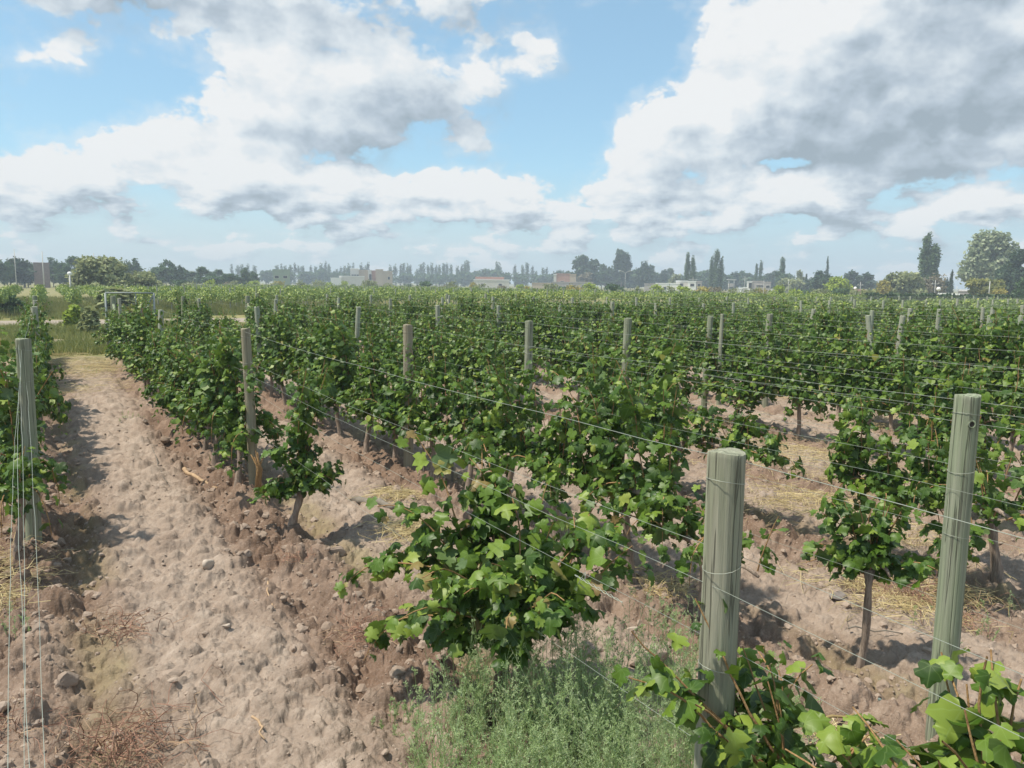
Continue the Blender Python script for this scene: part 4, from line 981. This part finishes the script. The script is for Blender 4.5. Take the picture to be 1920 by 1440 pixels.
BT = ((1128, 496, 18), (1146, 500, 14), (1182, 499, 12), (1195, 508, 16), (1228, 506, 10), (1244, 504, 8), (1256, 506, 7), (1270, 512, 12), (1316, 506, 16), (1330, 510, 14), (1362, 512, 12), (1376, 508, 8), (1392, 509, 14), (1408, 512, 14), (1437, 512, 14), (1450, 512, 12), (1480, 512, 10), (1048, 503, 12), (1068, 508, 12), (1085, 506, 12), (1150, 512, 20), (1176, 516, 18), (1210, 515, 18), (1240, 518, 18), (1346, 520, 16), (1312, 520, 16), (1640, 530, 14), (1611, 530, 14), (1056, 512, 20), (1110, 508, 22), (1136, 512, 22), (1163, 510, 20), (1190, 512, 22), (1220, 512, 20), (1249, 512, 20), (1275, 516, 20), (1303, 514, 22), (1325, 514, 20), (1355, 516, 22), (1385, 516, 22), (1412, 518, 22), (1440, 516, 24), (1468, 518, 20), (1500, 522, 18), (1585, 524, 16), (1625, 526, 18), (1330, 524, 16), (1360, 524, 16))
belt = {}
BT = [(p[0]+.01*j, p[1], p[2]) for j, p in enumerate(BT)]; belt = ords([p[0] for p in BT])
for k, (px, yt, hw) in enumerate(BT):
    tree('round' if k % 3 else 'eucalypt', 'dark' if k % 2 else 'mid', px, yt, hw, 440+10*(k % 5), 'tree', 'dark tree, '+belt[px]+' from the left in the belt right of centre', 'dark tree belt right of centre', n=1500)
tree('bush', 'brown', 1098, 511, 15, 400, 'tree', 'brownish tree right of the red brick house', n=2000)
tree('bush', 'olive', 1268, 515, 14, 370, 'tree', 'olive tree left of the white building', n=2000)
# distant poplar rows in the middle
PX = [(435,500),(446,499),(455,497),(466,499),(478,501),(520,500),(528,499),(535,501),(545,498),(553,497),(560,499),(568,501),(583,501),(592,502),(603,497),(611,493),(617,496),(632,505),(640,503),(647,499),(654,498),(663,497),(678,497),(686,498),(691,495),(732,500),(741,499),(752,497),(757,496),(765,498),(770,499),(782,504),(790,497),(795,496),(803,497),(810,496),(818,499),(824,497),(832,496),(838,496),(845,496),(858,501),(866,498),(872,490),(877,491),(905,507),(932,490),(936,496),(965,498),(980,497),(988,495),(998,500),(1004,508),(1018,504),(1025,503)]
po = ords([p[0] for p in PX])
for k, (px, yt) in enumerate(PX):
    tree('poplar', 'mid' if k % 3 else 'dark', px, yt, 4.2+(k % 3)*.8, 620+8*(k % 6), 'poplar_tree', po[px]+' small bluish poplar from the left in the long distant row', 'poplars of the distant rows', n=420)
LT = ((500,505,16),(535,506,20),(575,507,18),(605,503,14),(625,508,14),(650,509,16),(700,507,18),(725,508,14),(760,509,20),(790,510,18),(820,510,20),(850,511,18),(872,506,14),(895,505,16),(920,501,20),(945,506,16),(975,509,18),(1010,512,18),(1030,511,14),(885,510,16),(675,508,14)); lo_ = ords([p[0] for p in LT])
for k, (px, yt, hw) in enumerate(LT):
    tree('round', 'mid', px, yt, hw, 560+9*(k % 5), 'tree', lo_[px]+' low bluish tree from the left under the distant poplars', 'low trees under the distant poplars', n=700)
# left side
tree('bush', 'olive', 188, 489, 44, 118, 'tree', 'wide olive green willow-like bush at the left behind the vines', n=7500, var=4)
tree('bush', 'olive', 262, 512, 42, 122, 'shrub', 'lower olive thicket right of the wide willow-like bush', n=4500, var=3)
L2 = ((8,484,18,'mid'),(32,486,18,'dark'),(52,484,14,'mid'),(100,486,12,'mid'),(118,484,14,'mid'),(140,484,14,'mid'),(158,486,12,'dark'),(212,487,12,'mid'),(230,484,16,'mid'),(250,486,13,'mid'),(300,490,12,'mid'),(318,485,14,'mid'),(335,492,10,'dark'),(380,499,12,'mid'),(395,500,12,'mid'),(410,503,9,'mid'),(425,506,7,'mid'),(460,500,10,'mid'),(476,501,9,'mid'),(352,505,8,'dark'),(440,506,10,'mid'),(20,496,30,'dark'),(45,498,28,'mid'),(112,497,26,'dark'),(135,498,26,'mid'),(160,497,24,'mid'),(220,498,26,'mid'),(245,498,26,'mid'),(275,501,22,'mid'),(305,500,24,'mid'),(330,500,22,'mid'),(362,507,20,'mid'),(398,509,22,'mid'),(430,510,20,'mid'),(466,508,20,'mid'),(345,498,9,'mid')); l2 = ords([p[0] for p in L2])
for k, (px, yt, hw, tn) in enumerate(L2):
    tree('eucalypt' if k % 2 else 'round', tn, px, yt+5, hw, 240+12*(k % 4), 'tree', l2[px]+' grey green tree from the left in the far left tree line', 'tree line at the left', n=2200)
# scrub along the field edge
g = np.random.default_rng(21); 
for k in range(46):
    px = 330+k*29+g.normal(0, 8); a = math.atan2(*at_dist(px, 1)); d_ = field_radius(a)+12+g.uniform(0, 50); yt = horizon_y(px)-g.uniform(-4, 4)-1
    tree('bush', g.choice(['olive', 'olive', 'mid', 'lime', 'gold', 'brown']), px, yt, g.uniform(10, 22), d_, 'shrub', nth(k+1)+' scrubby bush from the left on the far vineyard edge', 'scrub along the far field edge', n=900)
# hedge closing the field at the right
def hedge():
    g = np.random.default_rng(3); (x0, y0), (x1, y1) = at_dist(1630, 118), at_dist(1990, 112); n = 9000; t = g.random(n)
    C = np.stack([x0+(x1-x0)*t+g.normal(0, .4, n), y0+(y1-y0)*t+g.normal(0, .4, n), g.uniform(.2, 1.75, n)+.15*np.sin(t*60)], 1)
    nn = g.normal(0, 1, (n, 3)); nn /= np.linalg.norm(nn, axis=1)[:, None]
    V, F, A = make_leaves(C, nn, g.normal(0, 1, (n, 3)), .3*g.uniform(.6, 1.3, n), g.random(n), 2, g)
    tag(link('hedge', mesh('hedge', V, [F], CM['dark'], {'rnd': A})), 'long low dark hedge closing the vineyard at the right', 'hedge')
hedge()
for (px, yt, hw, d_, tn, lab) in ((163, 600, 15, 42, 'olive', 'small dark green shrub at the edge of the grass left of the end post'), (250, 575, 20, 45, 'yolive', 'yellow green shrub seen through the grey gate'), (132, 588, 12, 47, 'lime', 'pale yellow tuft of weeds beside the dirt road'), (215, 540, 30, 66, 'olive', 'olive shrub behind the grey gate'), (20, 548, 22, 64, 'mid', 'green shrub beyond the dirt road at the left edge')):
    tree('bush', tn, px, yt, hw, d_, 'shrub', lab, n=1400, var=11)

# ------------------------------------------------------------------ buildings
BM = {'tan': plain('tan_plaster', (.50, .40, .30), .9, 0, .12, 1.5), 'pale': plain('pale_plaster', (.62, .58, .52), .9, 0, .08, 1), 'white': plain('white_plaster', (.80, .78, .74), .85, 0, .05, 1), 'grey': plain('grey_plaster', (.40, .36, .34), .9, 0, .1, 1),
      'green': plain('grey_green_plaster', (.30, .36, .28), .9, 0, .1, 1), 'pink': plain('brick_wall', (.46, .27, .22), .9, 0, .18, 3), 'redwall': plain('red_brick_wall', (.30, .21, .175), .9, 0, .2, 2), 'roof': plain('light_sheet_roof', (.82, .82, .80), .5), 'terracotta': plain('clay_roof', (.42, .20, .13), .9, 0, .15, 4), 'dark': plain('window_glass', (.03, .035, .04), .2)}
def building(pxa, pxb, ytop, dist, label, blocks, name='house', rot=0.0):
    """blocks: (u0,u1,zfrac,depth0,depth1,mat,windows[(u,zf,w,h)]) in fractions of width and height"""
    (xa, ya), (xb, yb) = at_dist(pxa, dist), at_dist(pxb, dist); W_ = math.hypot(xb-xa, yb-ya); H_ = top_z((pxa+pxb)/2, ytop, dist); a = math.atan2(yb-ya, xb-xa)+rot
    o = empty(name, (xa, ya, 0), a); D = max(6, W_*.5)
    for (u0, u1, zf, d0, d1, mt, wins) in blocks:
        mb = MB(); x0, x1, h = u0*W_, u1*W_, zf*H_
        mb.box(x0, x1, d0*D, d1*D, -.2, h); wl = mb.build('wall', BM[mt], o)
        rb = MB(); rb.box(x0-.12, x1+.12, d0*D-.12, d1*D+.12, h, h+.28); rb.build('roof', BM['roof' if mt in ('white', 'pale', 'roof') else ('terracotta' if mt == 'redroof' else mt)], o)
        for (u, z, w_, h_) in wins:
            f = MB(); xw, zw, ww, hh = x0+u*(x1-x0), z*h, w_, h_; f.box(xw-.1, xw+ww+.1, d0*D-.06, d0*D+.02, zw-.1, zw+hh+.1); fo = f.build('window', BM['pale'], o)
            p_ = MB(); p_.box(xw, xw+ww, d0*D-.09, d0*D-.061, zw, zw+hh); p_.build('pane', BM['dark'], fo)
    tag(o, label, 'building'); return o
building(657, 736, 506, 400, 'tan two storey house with a pale left wing and square brick towers', [(0, .2, 1, 0, .5, 'pale', [(.15, .45, 1, 2.2), (.45, .45, 1, 2.2), (.75, .45, 1, 2.2)]), (.2, .42, .93, .12, .6, 'tan', []), (.42, .5, .93, .0, .5, 'pale', [(.3, .4, 1.2, 3.2)]), (.5, .6, .9, .15, .6, 'pink', []), (.6, .78, .97, 0, .5, 'tan', []), (.78, 1, .88, .05, .6, 'tan', [(.5, .5, 1, 1.4)])])
building(620, 660, 517, 390, 'low white roofed shed left of the tan two storey house', [(0, .5, .75, 0, .6, 'white', []), (.4, 1.6, .92, .3, 1, 'pale', [])])
building(512, 544, 508, 300, 'flat grey green block of a house among left distant trees', [(0, 1, 1, 0, .7, 'green', [(.1, .55, 1.4, .9), (.6, .55, 1.4, .9)])])
building(888, 955, 521, 300, 'long low pinkish roof house left of the picture centre', [(0, 1, .8, 0, .6, 'pale', [(.2, .4, 1.2, 1), (.7, .4, 1.2, 1)]), (.05, .85, 1, .2, .7, 'pink', [])])
building(1038, 1080, 515, 320, 'pinkish brick box house right of the picture centre', [(0, .12, .96, 0, .7, 'pale', []), (.12, .72, 1, .02, .7, 'pink', [(.3, .4, 1.4, 1.2)]), (.72, 1, .97, 0, .7, 'tan', [])])
building(998, 1112, 530, 300, 'long low grey wall building in front of the brick box house', [(0, .33, .86, 0, .3, 'tan', []), (.33, 1, 1, 0, .3, 'grey', [(.4, .45, 1, .9), (.5, .45, 1, .9), (.72, .45, 1.3, .9)])])
building(1208, 1316, 528, 290, 'white house with a bright sheet roof and flat grey block', [(0, .2, .72, .1, .6, 'grey', []), (.2, .62, .78, 0, .5, 'white', [(.3, .35, 1.2, 1)]), (.55, .76, 1, .2, .8, 'pale', [(.3, .6, 1.3, .9)]), (.76, .9, .98, .1, .8, 'white', [(.3, .6, 1.3, .9)]), (.9, 1, .97, .12, .8, 'grey', [(.3, .6, 1, .9)])])
building(1400, 1445, 529, 290, 'grey flat roofed house with a white left wall', [(0, .22, .95, 0, .6, 'white', [(.4, .5, 1, 1.8)]), (.22, .68, 1, .05, .7, 'grey', [(.4, .6, 2.6, .5)]), (.68, 1, .93, .1, .7, 'grey', [(.4, .55, 1.2, .8)])])
building(1384, 1402, 539, 280, 'small white outbuilding left of the grey flat roofed house', [(0, .45, .8, 0, .6, 'white', []), (.5, 1, .9, .1, .7, 'pale', [])])
building(1585, 1625, 544, 230, 'long brown shed behind the yellow green tree', [(0, 1, 1, 0, .4, 'pink', [])])
building(1760, 1780, 550, 200, 'low white and red wall of a farm shed under the cypress', [(0, 1, .95, 0, .5, 'white', [])])
building(1786, 1800, 551, 200, 'small white shed right of the cypress', [(0, 1, .95, 0, .5, 'white', [])])
building(1797, 1822, 545, 225, 'grey farmhouse with a pale roof left of the yellow green tree', [(0, .8, .9, 0, .5, 'grey', []), (.1, 1, 1, .3, .8, 'pale', [])])
building(64, 94, 497, 260, 'dark red brick wall showing through the far left trees', [(0, 1, .95, 0, .4, 'redwall', [])])
building(262, 296, 506, 250, 'low tan house behind the left thicket', [(0, .6, .8, 0, .6, 'tan', [(.3, .5, 1.1, 1)]), (.5, 1, .85, .1, .7, 'pale', [])])
building(345, 365, 508, 300, 'tiny pale house between the left trees', [(0, 1, .9, 0, .6, 'pale', [])])
# poles, lamps, dishes
M_pole = plain('concrete_pole', (.50, .49, .45), .8, 0, .1, 3)
def pole(px, ytop, dist, label, arm=0.0, name='utility_pole', r=.10, lamp=0):
    x, y = at_dist(px, dist); h = top_z(px, ytop, dist); o = empty(name, (x, y, 0), -YAW); mb = MB(); mb.tube([(0, 0, -.3), (0, 0, h)], [r, r*.6], 8); mb.build('shaft', M_pole, o, True)
    if arm: a = MB(); a.box(-arm, arm, -.06, .06, h-.9, h-.75); a.box(-arm*.8, -arm*.8+.1, -.05, .05, h-.75, h-.5); a.box(arm*.8-.1, arm*.8, -.05, .05, h-.75, h-.5); a.build('crossarm', M_pole, o)
    if lamp:
        for s in ((-1, 1) if lamp == 2 else (-1,)): a = MB(); a.tube([(0, 0, h-.1), (s*1.0, 0, h+.6), (s*2.2, 0, h+.9)], .08, 6); a.build('lamp_arm', M_pole, o, True); l_ = MB(); l_.box(s*2.2-.45, s*2.2+.45, -.2, .2, h+.82, h+1.0); l_.build('lamp_head', BM['white'], o)
    tag(o, label, 'lamp post' if lamp else 'pole'); return o
pole(1172, 513, 330, 'street lamp post with two arms before the dark trees', name='street_lamp', lamp=2)
pole(1299, 521, 300, 'utility pole rising behind the white building', 1.6)
pole(1396, 520, 290, 'utility pole left of the grey flat roofed house', .9)
pole(1478, 525, 280, 'utility pole before the greyish bushy tree', 0)
pole(1613, 530, 230, 'utility pole right of the white dish', .8)
pole(1753, 528, 210, 'utility pole right of the tall poplar', .9)
pole(1855, 530, 165, 'utility pole in front of the yellow green tree at right', 0)
pole(1794, 537, 220, 'short pole beside the grey farmhouse', 0)
pole(82, 480, 150, 'thin pole in front of the red brick wall at left', 0)
pole(30, 477, 200, 'thin pole above the far left trees', 0)
pole(178, 482, 200, 'pole with crossarm above the wide willow-like bush', 1.4)
pole(131, 517, 90, 'dark pole carrying a round white dome at left', 0, r=.08)
pole(1432, 527, 120, 'thin pale pole in front of the grey flat roofed house', 0, r=.05)
def twin():
    x, y = at_dist(1371, 285); h = top_z(1371, 526, 285); o = empty('transformer_stand', (x, y, 0), -YAW)
    for s in (-1, 1): mb = MB(); mb.tube([(s*.9, 0, -.2), (s*.9, 0, h)], .15, 8); mb.build('leg', M_pole, o, True)
    mb = MB(); mb.box(-1.6, 1.6, -.3, .3, h, h+.3); mb.build('crossbeam', M_pole, o); mb = MB(); mb.box(-.55, .55, -.4, .4, h*.5, h*.5+1.2); mb.build('transformer', BM['grey'], o)
    tag(o, 'two legged transformer stand left of the grey flat roofed house', 'transformer')
twin()
def dome(px, py, dist, r, label, name='white_tank'):
    x, y = at_dist(px, dist); z = top_z(px, py, dist); V, F = ICO3; o = empty(name, (x, y, z)); mb = MB(); mb.add(V*r, [F]); mb.build('shell', BM['white'], o, True)
    mb = MB(); mb.tube([(0, 0, -z), (0, 0, -r*.9)], .1, 6); mb.build('stand', M_pole, o, True); tag(o, label, 'tank'); return o
dome(131, 515, 90.3, .22, 'round white dome on a pole at the far left', 'dome_lamp')
dome(1604, 541, 232, .5, 'round white tank before the wide dark tree')
dome(1711, 543, 210, .42, 'white tank left of the tall poplar foot')
dome(1760, 542, 212, .5, 'white tank right of the tall poplar foot')

# ------------------------------------------------------------------ haze
hzm = bpy.data.materials.new('haze_air'); hzm.use_nodes = True; ht_ = hzm.node_tree; ht_.nodes.clear()
pv = ht_.nodes.new('ShaderNodeVolumePrincipled'); pv.inputs['Color'].default_value = (.80, .90, 1.0, 1); pv.inputs['Density'].default_value = .0009; pv.inputs['Anisotropy'].default_value = 0.0
oo = ht_.nodes.new('ShaderNodeOutputMaterial'); ht_.links.new(pv.outputs[0], oo.inputs['Volume'])
hb = MB(); hb.box(-900, 1100, -300, 1100, -1.5, 32)
tag(hb.build('haze', hzm), 'thin bluish summer haze over the far fields', 'haze', kind='stuff')
